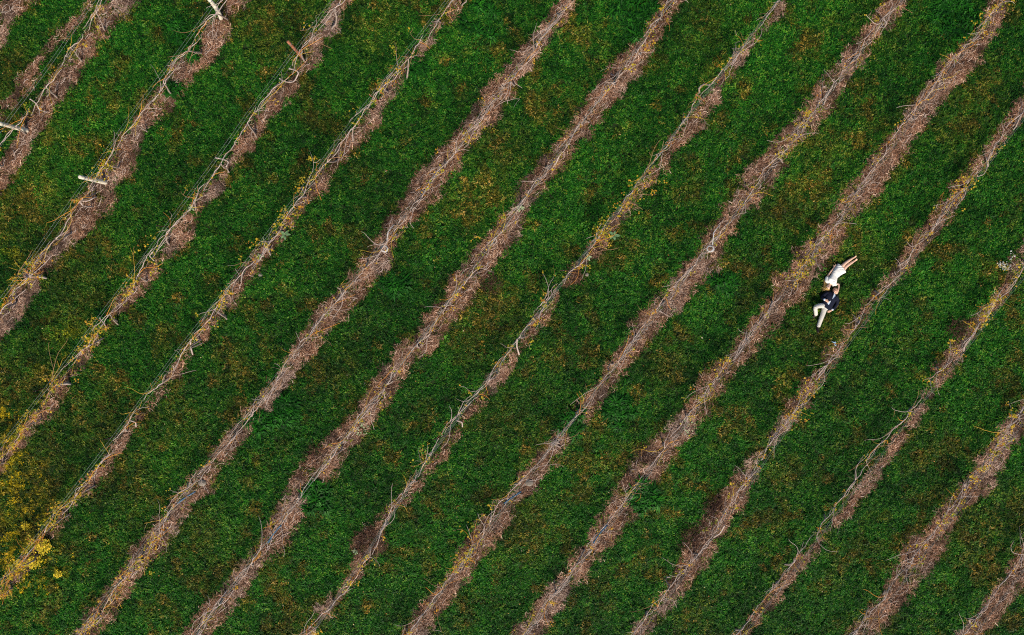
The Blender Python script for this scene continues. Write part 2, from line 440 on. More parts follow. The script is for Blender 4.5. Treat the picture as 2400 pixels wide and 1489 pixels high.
DRY = [(1085, 490, 42, .9), (1140, 445, 36, .9), (1850, 490, 42, .9), (1910, 440, 36, .9), (1265, 262, 20, 1), (2030, 262, 20, 1), (1140, 725, 70, .75), (1105, 790, 50, .65),
       (1170, 345, 55, .5), (1935, 345, 52, .5), (545, 838, 28, .7), (1310, 838, 28, .7), (1945, 720, 50, .6), (1925, 775, 50, .7), (2290, 225, 55, .55), (2250, 310, 50, .4), (1990, 590, 60, .35),
       (60, 1120, 90, .7), (40, 1240, 90, .7), (150, 560, 100, .45), (50, 480, 80, .6), (110, 330, 40, .4), (40, 920, 90, .6), (650, 50, 90, .5), (2300, 1310, 48, .9), (2240, 1180, 40, .4),
       (450, 1250, 70, .4), (1220, 1230, 70, .45), (300, 1130, 70, .45), (220, 1000, 70, .4), (800, 860, 50, .4), (1560, 860, 50, .4), (190, 700, 60, .4), (2100, 330, 40, .35),
       (2370, 1200, 60, .5), (880, 60, 60, .35), (1650, 60, 60, .35), (420, 980, 60, .4), (1180, 985, 60, .4), (1085, 430, 13, 1), (1850, 430, 13, 1), (1850, 1105, 24, .7), (30, 180, 60, .6), (2060, 60, 60, .2), (2170, 1030, 60, .2)]
LOW_SUN_YEL = [(10, 1020, 30, .8), (30, 1300, 60, .8), (8, 660, 30, .5), (20, 600, 30, .35), (70, 610, 26, .35), (110, 860, 26, .4), (15, 985, 32, .9), (45, 1130, 55, .55), (15, 1090, 40, .6), (90, 1190, 35, .5), (20, 1260, 50, .5), (70, 1235, 22, .6), (60, 1330, 45, .7), (120, 1330, 35, .7), (150, 1290, 22, .3), (160, 780, 30, .25), (225, 800, 14, .6), (150, 850, 20, .5), (25, 60, 20, .2)]  # yellow weed spots, with the low golden sun patch painted into turf colour


def blot(L, px, py):
    s = np.zeros_like(px)
    jx = 22 * (N2.fbm(px * .03 + 5, py * .03, 3) - .5) * 2; jy = 22 * (N1.fbm(px * .03, py * .03 + 9, 3) - .5) * 2
    for x, y, r, st in L:
        s = np.maximum(s, st * np.exp(-(((px + jx - x) ** 2 + (py + jy - y) ** 2) / (r * r)) ** 1.3 * .8))
    return s


# ------------------------------------------------------------------ ground
xs = np.concatenate([[-400, -200, -100, -60, -40], np.arange(-26, 26.01, .16), [40, 60, 100, 200, 400]])
ys = np.concatenate([[-400, -200, -100, -60, -35], np.arange(-18, 18.01, .16), [35, 60, 100, 200, 400]])
gx, gy = np.meshgrid(xs, ys)
gs = strip_at(gx, gy)
gz = .05 * (N1.fbm(gx * .7, gy * .7, 3) - .5) + .035 * gs * (N2.fbm(gx * 2.5, gy * 2.5, 3) - .2)
gz = np.where((abs(gx) < 26) & (abs(gy) < 18), gz, 0)
nx = len(xs); ny = len(ys)
idx = np.arange(nx * ny).reshape(ny, nx)
faces = np.stack([idx[:-1, :-1], idx[:-1, 1:], idx[1:, 1:], idx[1:, :-1]], -1).reshape(-1, 4)
g_me = mesh_from('ground', np.stack([gx, gy, gz], -1).reshape(-1, 3), faces, M_ground, {'strip': gs.reshape(-1)})
ground = link('ground', g_me)
tag(ground, kind='structure')


def gz_at(x, y):
    s = strip_at(x, y)
    return .05 * (N1.fbm(np.asarray(x) * .7, np.asarray(y) * .7, 3) - .5) + .035 * s * (N2.fbm(np.asarray(x) * 2.5, np.asarray(y) * 2.5, 3) - .2)


# ------------------------------------------------------------------ scatter through geometry nodes (grass, straw: kind "stuff")
def proto_collection(name, meshes):
    c = bpy.data.collections.new(name)
    for i, me in enumerate(meshes):
        o = bpy.data.objects.new('%s_%02d' % (name, i), me)
        c.objects.link(o)
    return c


def scatter(name, pts, rot, scl, vid, attrs, coll):
    me = bpy.data.meshes.new(name)
    me.from_pydata(pts.tolist(), [], [])
    def put(k, typ, data, key='value'):
        a = me.attributes.new(k, typ, 'POINT'); a.data.foreach_set(key, np.ascontiguousarray(data).reshape(-1))
    put('rot', 'FLOAT_VECTOR', rot.astype(np.float32), 'vector')
    put('scl', 'FLOAT', scl.astype(np.float32)); put('vid', 'INT', vid.astype(np.int32))
    for k, v in attrs.items(): put(k, 'FLOAT', v.astype(np.float32))
    o = link(name, me)
    ng = bpy.data.node_groups.new(name, 'GeometryNodeTree')
    ng.interface.new_socket('Geometry', in_out='INPUT', socket_type='NodeSocketGeometry')
    ng.interface.new_socket('Geometry', in_out='OUTPUT', socket_type='NodeSocketGeometry')
    N = ng.nodes; L = ng.links
    gi = N.new('NodeGroupInput'); go = N.new('NodeGroupOutput')
    ci = N.new('GeometryNodeCollectionInfo'); ci.inputs['Collection'].default_value = coll
    ci.inputs['Separate Children'].default_value = True; ci.inputs['Reset Children'].default_value = True
    ip = N.new('GeometryNodeInstanceOnPoints'); ip.inputs['Pick Instance'].default_value = True
    def na(k, t):
        n = N.new('GeometryNodeInputNamedAttribute'); n.data_type = t; n.inputs['Name'].default_value = k
        return n.outputs['Attribute']
    L.new(gi.outputs[0], ip.inputs['Points']); L.new(ci.outputs[0], ip.inputs['Instance'])
    L.new(na('vid', 'INT'), ip.inputs['Instance Index'])
    e2r = N.new('FunctionNodeEulerToRotation'); L.new(na('rot', 'FLOAT_VECTOR'), e2r.inputs[0]); L.new(e2r.outputs[0], ip.inputs['Rotation'])
    L.new(na('scl', 'FLOAT'), ip.inputs['Scale'])
    L.new(ip.outputs[0], go.inputs[0])
    md = o.modifiers.new('scatter', 'NODES'); md.node_group = ng
    return o


def leaf_patch(seed, n, R, blade_share, size, hmax, lr_bias=1.0):
    """small patch of turf: bent blades and broad little leaves"""
    r = np.random.default_rng(seed); v = []; f = []; a = []
    ncl = max(3, n // 8)
    cr = R * np.sqrt(r.random(ncl)); cp = r.random(ncl) * 6.283; cl = r.random(ncl) ** 1.15; chh = r.uniform(.55, 1.25, ncl)
    h_all = hmax
    for i in range(n):
        q = r.integers(ncl); hmax = h_all * chh[q]
        c = np.array([cr[q] * math.cos(cp[q]), cr[q] * math.sin(cp[q]), 0]) + np.array([*r.normal(0, R * .19, 2), 0])
        az = r.random() * 6.283; d = np.array([math.cos(az), math.sin(az), 0]); sdir = np.array([-d[1], d[0], 0])
        lr = float(np.clip(cl[q] * .95 + r.normal(0, .13), 0, 1)) ** lr_bias
        k = len(v)
        if r.random() < blade_share:
            ln = size * r.uniform(1.2, 2.4); w = size * r.uniform(.10, .17); h = hmax * r.uniform(.45, 1)
            p0 = c; p1 = c + d * ln * .35 + np.array([0, 0, h]); p2 = c + d * ln + np.array([0, 0, h * r.uniform(.3, .8)])
            v += [p0 - sdir * w, p0 + sdir * w, p1 + sdir * w, p1 - sdir * w, p2]
            f += [(k, k + 1, k + 2, k + 3), (k + 3, k + 2, k + 4)]; a += [lr] * 5
        else:
            h = hmax * r.uniform(.3, .95); ln = size * r.uniform(.5, 1.0); w = ln * r.uniform(.3, .5); t = r.uniform(-.7, .7)
            c = c + np.array([0, 0, h]); dz = np.array([0, 0, math.sin(t)]) * ln
            v += [c - d * ln * .5 - dz * .5, c + sdir * w + [0, 0, r.uniform(-.2, .3) * w], c + d * ln * .5 + dz * .5, c - sdir * w + [0, 0, r.uniform(-.2, .3) * w]]
            f += [(k, k + 1, k + 2, k + 3)]; a += [lr] * 4
    return np.array(v), f, np.array(a)


def straw_patch(seed, n, R):
    r = np.random.default_rng(seed); v = []; f = []; a = []
    for i in range(n):
        rad = R * math.sqrt(r.random()); ph = r.random() * 6.283
        c = np.array([rad * math.cos(ph), rad * math.sin(ph), r.uniform(.004, .05)])
        az = r.random() * 6.283; ln = r.uniform(.07, .24); w = r.uniform(.0025, .006)
        cv = r.uniform(-.9, .9); k = len(v); lr = r.random() ** 1.1; tz = r.uniform(-.25, .35)
        for q in range(4):
            t = q / 3 - .5; an = az + cv * t
            p = c + np.array([math.cos(an), math.sin(an), 0]) * ln * t + np.array([0, 0, .02 + tz * ln * t * (1 - .5 * t)])
            sdir = np.array([-math.sin(an), math.cos(an), r.uniform(-.4, .4)])
            ww = w * (1 if q < 3 else .4)
            v += [p - sdir * ww, p + sdir * ww]; a += [lr, lr]
            if q: f.append((k + 2 * q - 2, k + 2 * q - 1, k + 2 * q + 1, k + 2 * q))
    v = np.array(v); v[:, 2] = np.maximum(v[:, 2], .002)
    return v, f, np.array(a)


tuft_meshes = []
for i in range(10):
    v, f, a = leaf_patch(100 + i, 60, .15, .4 if i < 6 else .75, .068, .085)
    tuft_meshes.append(mesh_from('tuft%d' % i, v, f, M_grass, {'lr': a}, smooth=False))
C_tuft = proto_collection('tuft', tuft_meshes)
straw_meshes = []
for i in range(8):
    v, f, a = straw_patch(300 + i, 54, .17)
    straw_meshes.append(mesh_from('straw%d' % i, v, f, M_straw, {'lr': a}, smooth=False))
C_straw = proto_collection('straw', straw_meshes)
long_meshes = []
for i in range(5):
    v, f, a = leaf_patch(500 + i, 60, .10, 1.0, .17, .17, 1.5)
    long_meshes.append(mesh_from('long%d' % i, v, f, M_grass, {'lr': a * .8}, smooth=False))
C_long = proto_collection('longtuft', long_meshes)


def jitter_grid(x0, x1, y0, y1, dens):
    st = 1 / math.sqrt(dens)
    ax = np.arange(x0, x1, st); ay = np.arange(y0, y1, st)
    X, Y = np.meshgrid(ax, ay)
    X = X + rng.uniform(-.6, .6, X.shape) * st; Y = Y + rng.uniform(-.6, .6, Y.shape) * st
    return X.ravel(), Y.ravel()


def zm(zx, zy, z=0.0):
    """point from the enlarged view of the couple"""
    return W(1860 + zx / 6.77, 580 + zy / 6.77, z)


BODY_SEGS = [((590, 580), (769, 327), .17), ((770, 300), (985, 150), .05), ((800, 340), (998, 192), .05), ((548, 640), (545, 600), .10), ((525, 530), (640, 320), .04), ((660, 590), (715, 585), .04), ((715, 590), (700, 700), .04),
             ((655, 680), (632, 738), .09), ((612, 752), (500, 950), .2), ((688, 800), (682, 900), .05), ((682, 900), (575, 1010), .05), ((530, 712), (450, 790), .06), ((500, 960), (445, 1110), .07), ((445, 1110), (390, 1330), .06), ((345, 1080), (310, 1095), .05), ((455, 905), (400, 930), .07)]


def body_gap(x, y):
    d = np.full(x.shape, 9.)
    for a, c, r in BODY_SEGS:
        a = zm(*a)[:2]; c = zm(*c)[:2]; ab = c - a
        t = np.clip(((x - a[0]) * ab[0] + (y - a[1]) * ab[1]) / (ab @ ab), 0, 1)
        d = np.minimum(d, np.hypot(x - a[0] - t * ab[0], y - a[1] - t * ab[1]) - r)
    return d


AX, AY = 23.2, 15.2
x, y = jitter_grid(-AX, AX, -AY, AY, 42)
s = strip_at(x, y)
inv = np.clip((N2.fbm(x * 1.7 + 9, y * 1.7, 3) - .47) * 5, 0, 1)
keep = rng.random(len(x)) > np.clip(s * 1.25, 0, .985 - .42 * inv)
bg_ = body_gap(x, y)
keep &= bg_ > .03
x, y, s, bg_ = x[keep], y[keep], s[keep], bg_[keep]
px, py = to_px(x, y)
n = len(x)
mac = .5 * N1.fbm(px * .012, py * .012, 4) + .5 * N2.fbm(px * .0045 + 50, py * .0045, 3)
mid = N2.fbm(px * .045, py * .045, 3)
dry = np.clip(np.maximum(blot(DRY, px, py) * (.55 + .9 * mid), 1.0 * np.clip((N3.fbm(px * .024 + 40, py * .024, 4) - .555) * 5, 0, .6)) + .5 * (rng.random(n) < .02), 0, 1)
fine = N3.fbm(px * .11 + 3, py * .11, 2)
dry = np.where(dry > .06, np.clip(dry * 1.6 * np.clip((fine - .27) * 3.0, .2, 1.5) * rng.uniform(.5, 1.35, n), 0, 1), dry)
dry = np.clip(dry + s * .6, 0, 1)
low_sun_yel = np.clip(blot(LOW_SUN_YEL, px, py) * (mid > .52) * rng.random(n) * 1.6, 0, 1)
tone = np.clip(.45 + .9 * (mid - .5) + 1.25 * (mac - .5) + .03 + rng.normal(0, .11, n), 0, 1)
scl = np.clip(rng.normal(1.0, .18, n) + .25 * (mac - .5), .55, 1.5) * np.where(bg_ < .12, .65, 1)
rot = np.stack([rng.normal(0, .10, n), rng.normal(0, .10, n), rng.uniform(0, 6.283, n)], 1)
grass = scatter('grass', np.stack([x, y, gz_at(x, y) - .004], 1), rot, scl, rng.integers(0, 10, n), {'dry': dry, 'low_sun_yel': low_sun_yel, 'tone': tone}, C_tuft)
tag(grass, 'short dark green grass and clover covering the ground between the vine rows', 'grass', kind='stuff')

x, y = jitter_grid(-AX, AX, -AY, AY, 42)
s = strip_at(x, y)
px, py = to_px(x, y)
thin = N2.fbm(px * .03 + 3, py * .03, 3)
keep = (rng.random(len(x)) < s * np.clip(.35 + 1.3 * thin, .4, 1)) & (body_gap(x, y) > .05)
x, y, px, py = x[keep], y[keep], px[keep], py[keep]
n = len(x)
mac = N3.fbm(px * .018, py * .018, 3)
PALE = [(280, 12, 26, .9), (860 / 2.98, 50 / 2.98, 22, .8), (782, 52, 26, .9), (893, 628, 22, .9), (1658, 628, 22, .9), (205, 845, 26, .9), (100, 700, 40, .5), (130, 590, 22, .6), (530, 700, 20, .6), (650, 930, 22, .7), (1415, 930, 22, .7), (400, 1245, 16, .8), (1165, 1243, 16, .8), (1120, 300, 26, .5), (1885, 300, 26, .5), (640, 215, 30, .5), (175, 200, 40, .4)]
pale = np.clip(blot(PALE, px, py) + .85 * np.clip((N3.fbm(px * .012 + 90, py * .012, 4) - .50) * 3.6, 0, 1) + rng.normal(0, .12, n), 0, 1)
mid = N1.fbm(px * .06, py * .06, 3)
tone = np.clip(.5 + 1.9 * (mid - .5) + rng.normal(0, .20, n), 0, 1)
dead = scatter('dead_grass', np.stack([x, y, gz_at(x, y)], 1), np.stack([rng.normal(0, .08, n), rng.normal(0, .08, n), rng.uniform(0, 6.283, n)], 1), rng.uniform(.8, 1.25, n), rng.integers(0, 8, n), {'dry': pale, 'tone': tone}, C_straw)
tag(dead, 'brown dead grass and pruned twigs lying along the bare strips under the vines', 'dead grass', kind='stuff')

# yellow weeds at lower left, their colour also painting in the golden low sun
yx = rng.uniform(0, 190, 2600); yy = rng.uniform(930, 1400, 2600)
yk = blot(LOW_SUN_YEL, yx, yy) * np.clip((N2.fbm(yx * .08, yy * .08, 4) - .47) * 9, 0, 1) * np.clip(1.15 - yx / 150, .2, 1) > rng.random(2600) * .9
P_ = np.array([W(a_, b_) for a_, b_ in zip(yx[yk], yy[yk])]); n = len(P_)
yw = scatter('sun_yellow_weeds', np.stack([P_[:, 0], P_[:, 1], gz_at(P_[:, 0], P_[:, 1]) + .03], 1), np.stack([rng.normal(0, .15, n), rng.normal(0, .15, n), rng.uniform(0, 6.283, n)], 1), rng.uniform(.3, .6, n), rng.integers(0, 6, n), {'dry': np.zeros(n), 'low_sun_yel': np.ones(n), 'tone': rng.uniform(.7, 1, n)}, C_tuft)
tag(yw, 'yellow weeds in the lower left corner, their colour carrying golden low sunlight', 'weeds', kind='stuff')

# pruned twigs lying on the bare strips, mostly along the rows
tw = MB()
X = rng.uniform(-21, 21, 40000); Y = rng.uniform(-13.5, 13.5, 40000)
AZ = np.where(rng.random(40000) < .6, math.atan2(1, .776) + rng.normal(0, .45, 40000), rng.uniform(0, 6.283, 40000)); LN = rng.uniform(.12, .42, 40000)
ok = (strip_at(X, Y) > .9) & (strip_at(X + np.cos(AZ) * LN, Y + np.sin(AZ) * LN) > .9) & (strip_at(X - np.cos(AZ) * LN * .2, Y - np.sin(AZ) * LN * .2) > .8)
X, Y, AZ, LN = X[ok], Y[ok], AZ[ok], LN[ok]
Z = gz_at(X, Y)
for i in range(len(X)):
    cv = rng.normal(0, .9); t = np.linspace(0, 1, 5); an = AZ[i] + cv * (t - .5)
    st = LN[i] / 4
    p = np.stack([X[i] + np.concatenate([[0], np.cumsum(np.cos(an[1:]) * st)]), Y[i] + np.concatenate([[0], np.cumsum(np.sin(an[1:]) * st)]), Z[i] + .055 + rng.uniform(0, .03) + .015 * np.sin(t * 3.1)], 1)
    tw.tube(p, rng.uniform(.005, .010), 3, rng.random() ** .7, cap=False)
M_twig, nt, b = new_mat('twig')
nt.links.new(ramp(nt, [(0, (.10, .055, .035)), (.35, (.30, .19, .14)), (.7, (.52, .40, .34)), (1, (.72, .60, .54))], attr(nt, 'lr')), b.inputs['Base Color'])
tag(tw.build('pruned_twigs', M_twig, attr='lr'), 'thin pruned twigs strewn along the bare strips under the vines', 'twigs', kind='stuff')

# long rank grass in a few places
LONG = [(1480, 40, 55, 34), (2240, 40, 58, 36), (670, 965, 34, 26), (1450, 965, 34, 26), (745, 1165, 34, 26), (1510, 1165, 34, 26), (925, 665, 26, 16), (1690, 665, 26, 16), (415, 75, 20, 8), (452, 125, 14, 8), (405, 208, 12, 6), (250, 745, 12, 6), (980, 150, 30, 8), (1130, 60, 50, 10), (600, 990, 30, 12), (1340, 990, 30, 12)]
lx, ly = [], []
for X, Y, r, k in LONG:
    for i in range(k):
        q = r * math.sqrt(rng.random()); t = rng.random() * 6.283
        p = W(X + q * math.cos(t), Y + q * math.sin(t)); lx.append(p[0]); ly.append(p[1])
lx = np.array(lx); ly = np.array(ly); n = len(lx)
lg = scatter('long_grass', np.stack([lx, ly, gz_at(lx, ly)], 1), np.stack([rng.normal(0, .1, n), rng.normal(0, .1, n), rng.uniform(0, 6.283, n)], 1), rng.uniform(.7, 1.2, n), rng.integers(0, 5, n), {'dry': np.zeros(n), 'low_sun_yel': np.zeros(n), 'tone': rng.uniform(.45, .9, n)}, C_long)
tag(lg, 'longer blue green grass growing in rank clumps among the short turf', 'grass', kind='stuff')

# small fallen leaves
fl = MB()
nleaf = 650
X = rng.uniform(-21, 21, nleaf); Y = rng.uniform(-13.5, 13.5, nleaf)
Z = gz_at(X, Y) + .055
for i in range(nleaf):
    if body_gap(X[i:i + 1], Y[i:i + 1])[0] < .12: continue
    t = rng.random() * 6.283; r = rng.uniform(.018, .04); d = np.array([math.cos(t), math.sin(t), rng.uniform(-.3, .3)]) * r; e = np.array([-math.sin(t), math.cos(t), rng.uniform(-.3, .3)]) * r * .7
    c = np.array([X[i], Y[i], Z[i]])
    fl.add([c - d, c - d * .2 + e, c + d, c - d * .2 - e], [(0, 1, 2, 3)], rng.random())
M_fall, nt, b = new_mat('fallen_leaf')
nt.links.new(ramp(nt, [(0, (.30, .09, .03)), (.4, (.42, .20, .06)), (.75, (.52, .38, .10)), (1, (.66, .55, .40))], attr(nt, 'lr')), b.inputs['Base Color'])
o = fl.build('fallen_leaves', M_fall, attr='lr', smooth=False)
tag(o, 'tiny orange and straw coloured leaves fallen all over the grass', 'fallen leaves', kind='stuff')

# ------------------------------------------------------------------ vine rows
ORD = ['', 'first', 'second', 'third', 'fourth', 'fifth', 'sixth', 'seventh', 'eighth', 'ninth', 'tenth', 'eleventh', 'twelfth', 'thirteenth', 'fourteenth', 'fifteenth', 'sixteenth', 'seventeenth', 'eighteenth', 'nineteenth', 'twentieth']
ROWNAME = {1: 'leftmost vine row', 2: 'second vine row from left', 3: 'third vine row from left', 4: 'fourth vine row from left',
           5: 'fifth row left of the couple', 6: 'fourth row left of the couple', 7: 'third row left of the couple', 8: 'second row left of the couple', 9: 'row just left of the couple',
           10: 'row just right of the couple', 11: 'second row right of the couple', 12: 'third row right of the couple', 13: 'bottom right corner row'}
DENSE = {1: .35, 2: .55, 3: .55, 4: .55, 5: 1.0, 6: .9, 7: .6, 8: 1.0, 9: .9, 10: .9, 11: .75, 12: 1.0, 13: 1.0}
HCR = {1: 1.2, 2: 1.2, 3: 1.2, 4: 1.15, 5: .95, 6: .85, 7: .85, 8: .75, 9: .7, 10: .6, 11: .6, 12: .6, 13: .6}      # height of the fruiting wire in each row
HC = 1.1


def row_line(k):
    L = sorted(V[k], key=lambda q: q[1])
    x0, y0 = L[0]; x1, y1 = L[-1]
    L = [(x0 + SLOPE * -d, y0 - d) for d in (260, 130)] + L + [(x1 + SLOPE * d, y1 + d) for d in (90, 200, 330)]
    P = np.array([W(x, y, HCR[k]) for x, y in L])
    s = np.concatenate([[0], np.cumsum(np.linalg.norm(np.diff(P, axis=0), axis=1))])
    return P, s


def on_line(P, s, t):
    return np.stack([np.interp(t, s, P[:, i]) for i in range(3)], -1)


def wander(n, amp, corr=.6):
    a = np.zeros(n); v = 0
    for i in range(1, n):
        v = corr * v + rng.normal(0, amp); a[i] = a[i - 1] + v
    return a


CANES = [M_cane_grey, M_cane_tan, M_cane_orange, M_cane_gold]


def leaf_at(mb, c, size, lr):
    t = rng.random() * 6.283; d = np.array([math.cos(t), math.sin(t), rng.uniform(-.5, .3)]); e = np.array([-math.sin(t), math.cos(t), rng.uniform(-.3, .3)])
    mb.add([c, c + d * size * .5 + e * size * .5, c + d * size * 1.05, c + d * size * .5 - e * size * .5], [(0, 1, 2), (0, 2, 3)], lr)


def leafy(px, py):
    """yellow leaves are denser in some stretches"""
    H = [(205, 820, 40), (160, 860, 40), (65, 640, 40), (20, 1040, 50), (330, 1290, 35), (470, 745, 45), (1235, 745, 45), (480, 760, 40), (710, 450, 40), (1475, 450, 40), (225, 375, 30), (1080, 300, 60), (1845, 300, 60), (1130, 600, 50), (1890, 605, 60), (880, 230, 40), (1640, 230, 40),
         (2230, 430, 60), (2290, 740, 60), (2260, 850, 50), (2300, 690, 50), (2340, 30, 60), (1500, 60, 50), (1850, 560, 40), (330, 670, 40), (640, 560, 40), (1400, 560, 40), (60, 1290, 60), (930, 860, 40), (1700, 860, 40), (2230, 1180, 60), (2350, 1040, 50), (325, 1300, 30), (1085, 1300, 30), (870, 1310, 40), (1860, 940, 40), (1800, 1100, 50)]
    return max([math.exp(-((px - x) ** 2 + (py - y) ** 2) / (r * r)) for x, y, r in H])


trunks_xy = []
for k in sorted(V):
    HC = HCR[k]
    P, s = row_line(k)
    L = s[-1]
    wv = np.gradient(P, axis=0)
    dens = DENSE[k]
    # wires
    t = empty('wire_trellis', (*on_line(P, s, L / 2)[:2], 0))
    rn = ROWNAME[k]
    tag(t, 'thin trellis wires strung along the ' + rn, 'trellis', 'trellis wires along the vine rows')
    tt = np.linspace(.3, L - .3, max(6, int(L / .8)))
    base = on_line(P, s, tt)
    dirv = np.gradient(base, axis=0); dirv /= np.linalg.norm(dirv, axis=1)[:, None]
    nrm = np.stack([-dirv[:, 1], dirv[:, 0], np.zeros(len(tt))], 1)
    # straight smoothed line for tight wires
    ker = np.ones(9) / 9
    sm = np.stack([np.convolve(np.pad(base[:, i], 4, mode='edge'), ker, 'valid') for i in range(3)], 1)
    for hz, off, rr in ((HC - .05, 0, .004), (HC + .42, .03, .0055), (HC + .46, -.05, .0045)):
        q = sm.copy(); q[:, 2] = hz + .02 * np.sin(tt * 1.3); q += nrm * off
        MB().tube(q, rr, 4).build('wire', M_wire, t, origin=t.location)
    # vines
    sp = 1.75
    cnt = 0
    heads = np.arange(rng.uniform(.5, 1.2), L - .5, sp)
    heads = heads + rng.uniform(-.22, .22, len(heads))
    info = []
    for h in heads:
        c = on_line(P, s, h)
        kf = CAM_H / (CAM_H - HC)
        hx, hy = to_px(c[0] * kf, c[1] * kf)
        if hx < -45 or hx > PW + 45 or hy < -45 or hy > PH + 45: continue
        info.append((h, c, hx, hy))
    inside = [q for q in info if 0 <= q[2] <= PW and 0 <= q[3] <= PH]
    for h, c, hx, hy in info:
        root = empty('grapevine', (c[0], c[1], 0))
        o3 = np.array([c[0], c[1], 0])
        dl = (on_line(P, s, h + .3) - on_line(P, s, h - .3)); dl /= np.linalg.norm(dl) + 1e-9
        nl = np.array([-dl[1], dl[0], 0])
        # trunk
        zz = np.linspace(-.03, HC - .03, 7)
        lean = dl * rng.choice([-1, 1]) * rng.uniform(.1, .5) + nl * rng.normal(0, .07)
        lean += nl * (nl @ c) * HC / (CAM_H - HC) * (.35 if k < 5 else .85)
        tk = np.array([[0, 0, z] for z in zz]) + (1 - zz / HC)[:, None] * lean + np.stack([wander(7, .018), wander(7, .018), np.zeros(7)], 1)
        tk -= np.array([tk[-1][0], tk[-1][1], 0])
        if rng.random() < .25: tk[2:5] += nl * rng.choice([-1, 1]) * rng.uniform(.06, .14)
        MB().tube(tk, np.linspace(.038, .024, 7) * rng.uniform(.75, 1.15), 6).build('trunk', M_trunk, root)
        if rng.random() < .2:
            tk2 = tk + nl * .12 * (1 - zz / HC)[:, None] + dl * .1 * (1 - zz / HC)[:, None]
            MB().tube(tk2, np.linspace(.03, .018, 7), 6).build('trunk', M_trunk, root)
        # arms along the fruiting wire
        arms = []
        na = 1 + (rng.random() < .55 * dens)
        for sg in (-1, 1):
            for q in range(na):
                reach = sp / 2 + rng.uniform(-.25, .25 + .2 * dens)
                m = 11
                ts = h + sg * np.linspace(0, reach, m)
                p = on_line(P, s, np.clip(ts, 0, L)) - o3
                p += nl * (wander(m, .019, .35) * 1.0 + (q * rng.choice([-1, 1]) * .07) * np.clip(np.linspace(0, 3, m), 0, 1))[:, None]
                p[:, 2] += -.02 + .5 * wander(m, .02, .35) + (.06 * q)
                p[0] = tk[-1] + [0, 0, .01]
                r0 = rng.uniform(.014, .021) * (1 if q == 0 else .75)
                MB().tube(p, np.linspace(r0, r0 * .45, m), 5).build('arm', M_cane_tan if hx < 150 and hy > 850 and rng.random() < .7 else M_bark if rng.random() < .8 else M_cane_grey, root)  # tan arms at lower left carry the golden sun as colour
                arms.append(p)
        # canes
        ncane = int(round(rng.uniform(2.4, 4.6) * (.5 + dens * 1.5))) + (5 if hx < 160 and hy > 1150 else 0)
        cpts = []
        lf = leafy(hx, hy)
        for q in range(ncane):
            A = arms[rng.integers(len(arms))]
            st = A[rng.integers(1, len(A) - 2)]
            side = rng.random() < .15
            m = 9; ln = rng.uniform(.45, 1.25) if not side else rng.uniform(.25, .6)
            sg = rng.choice([-1, 1])
            ang = rng.normal(0, .16) if not side else rng.choice([-1, 1]) * rng.uniform(.5, 1.2)
            w = ang + wander(m, .17 if not side else .16, .4)
            step = ln / (m - 1)
            dx = np.cumsum(np.cos(w)) * step; dy = np.cumsum(np.sin(w)) * step
            p = st + (dl * sg)[None] * dx[:, None] + nl[None] * dy[:, None]
            p[:, 2] = st[2] + np.linspace(0, rng.uniform(-.25, .35), m) + .4 * wander(m, .015)
            p[0] = st
            mt = CANES[rng.choice(4, p=[.56, .26, .10, .08] if not side else [.04, .26, .40, .30])]
            if hx < 330 and rng.random() < (.85 if hx < 140 else .55): mt = CANES[rng.choice([2, 3])]  # canes on the left recoloured orange and gold to imitate low sun
            r0 = rng.uniform(.008, .013)
            MB().tube(p, np.linspace(r0, r0 * .5, m), 4).build('cane', mt, root)
            cpts.append(p)
        # fine side shoots
        tm = MB(); ends = []
        for q in range(int(rng.uniform(7, 14) * (.5 + .9 * dens))):
            A = cpts[rng.integers(len(cpts))] if cpts and rng.random() < .6 else arms[rng.integers(len(arms))]
            st = A[rng.integers(len(A))]; m = 5; ln = rng.uniform(.10, .42)
            w = rng.uniform(0, 6.283) if rng.random() < .45 else rng.choice([0, math.pi]) + rng.normal(0, .5)
            w = w + wander(m, .28, .4)
            p = st + dl[None] * (np.cumsum(np.cos(w)) * ln / m)[:, None] + nl[None] * (np.cumsum(np.sin(w)) * ln / m)[:, None]
            p[:, 2] = np.maximum(st[2] + np.linspace(0, rng.uniform(-.12, .30), m), .05); p[0] = st
            tm.tube(p, np.linspace(.006, .003, m), 3, min(1, max(0, rng.normal(.45 if hx > 300 else .8, .3))), cap=False); ends.append(p)  # shoots on the left shifted to orange, painting in low sun warmth
        so = tm.build('shoots', M_shoot, root, attr='lr'); so['kind'] = 'stuff'
        cpts = cpts + ends
        # last yellow leaves
        nlv = int(rng.poisson(6 + 18 * dens * rng.random() + 190 * lf + (90 if hx < 200 and hy > 800 else 0)))  # extra yellow leaves at lower left stand in for golden light
        if nlv > 2:
            lm = MB()
            q = 0
            while q < nlv:
                A = cpts[rng.integers(len(cpts))] if cpts and rng.random() < .8 else arms[rng.integers(len(arms))]
                cc = A[rng.integers(len(A))] + rng.normal(0, .04 + .10 * lf, 3); hue = rng.random()
                for _ in range(rng.integers(1, 8)):
                    leaf_at(lm, cc + rng.normal(0, .05, 3), rng.uniform(.03, .08), float(np.clip(hue + rng.normal(0, .15), 0, 1))); q += 1
            lo = lm.build('leaves', M_leaf, root, attr='lr', smooth=False)
            lo['kind'] = 'stuff'
        look = 'yellow leaved' if lf > .45 else ('bare thin' if dens < .6 else 'bare tangled')
        if (h, c, hx, hy) in inside or any(h == q[0] for q in inside):
            cnt = [q[0] for q in inside].index(h) + 1
            lab = '%s grapevine, %s from the top in the %s' % (look, ORD[cnt], rn)
        else:
            edge = 'top' if hy < 0 else 'bottom' if hy > PH else 'left' if hx < 0 else 'right'
            lab = '%s grapevine cut by the %s edge, %s' % (look, edge, rn)
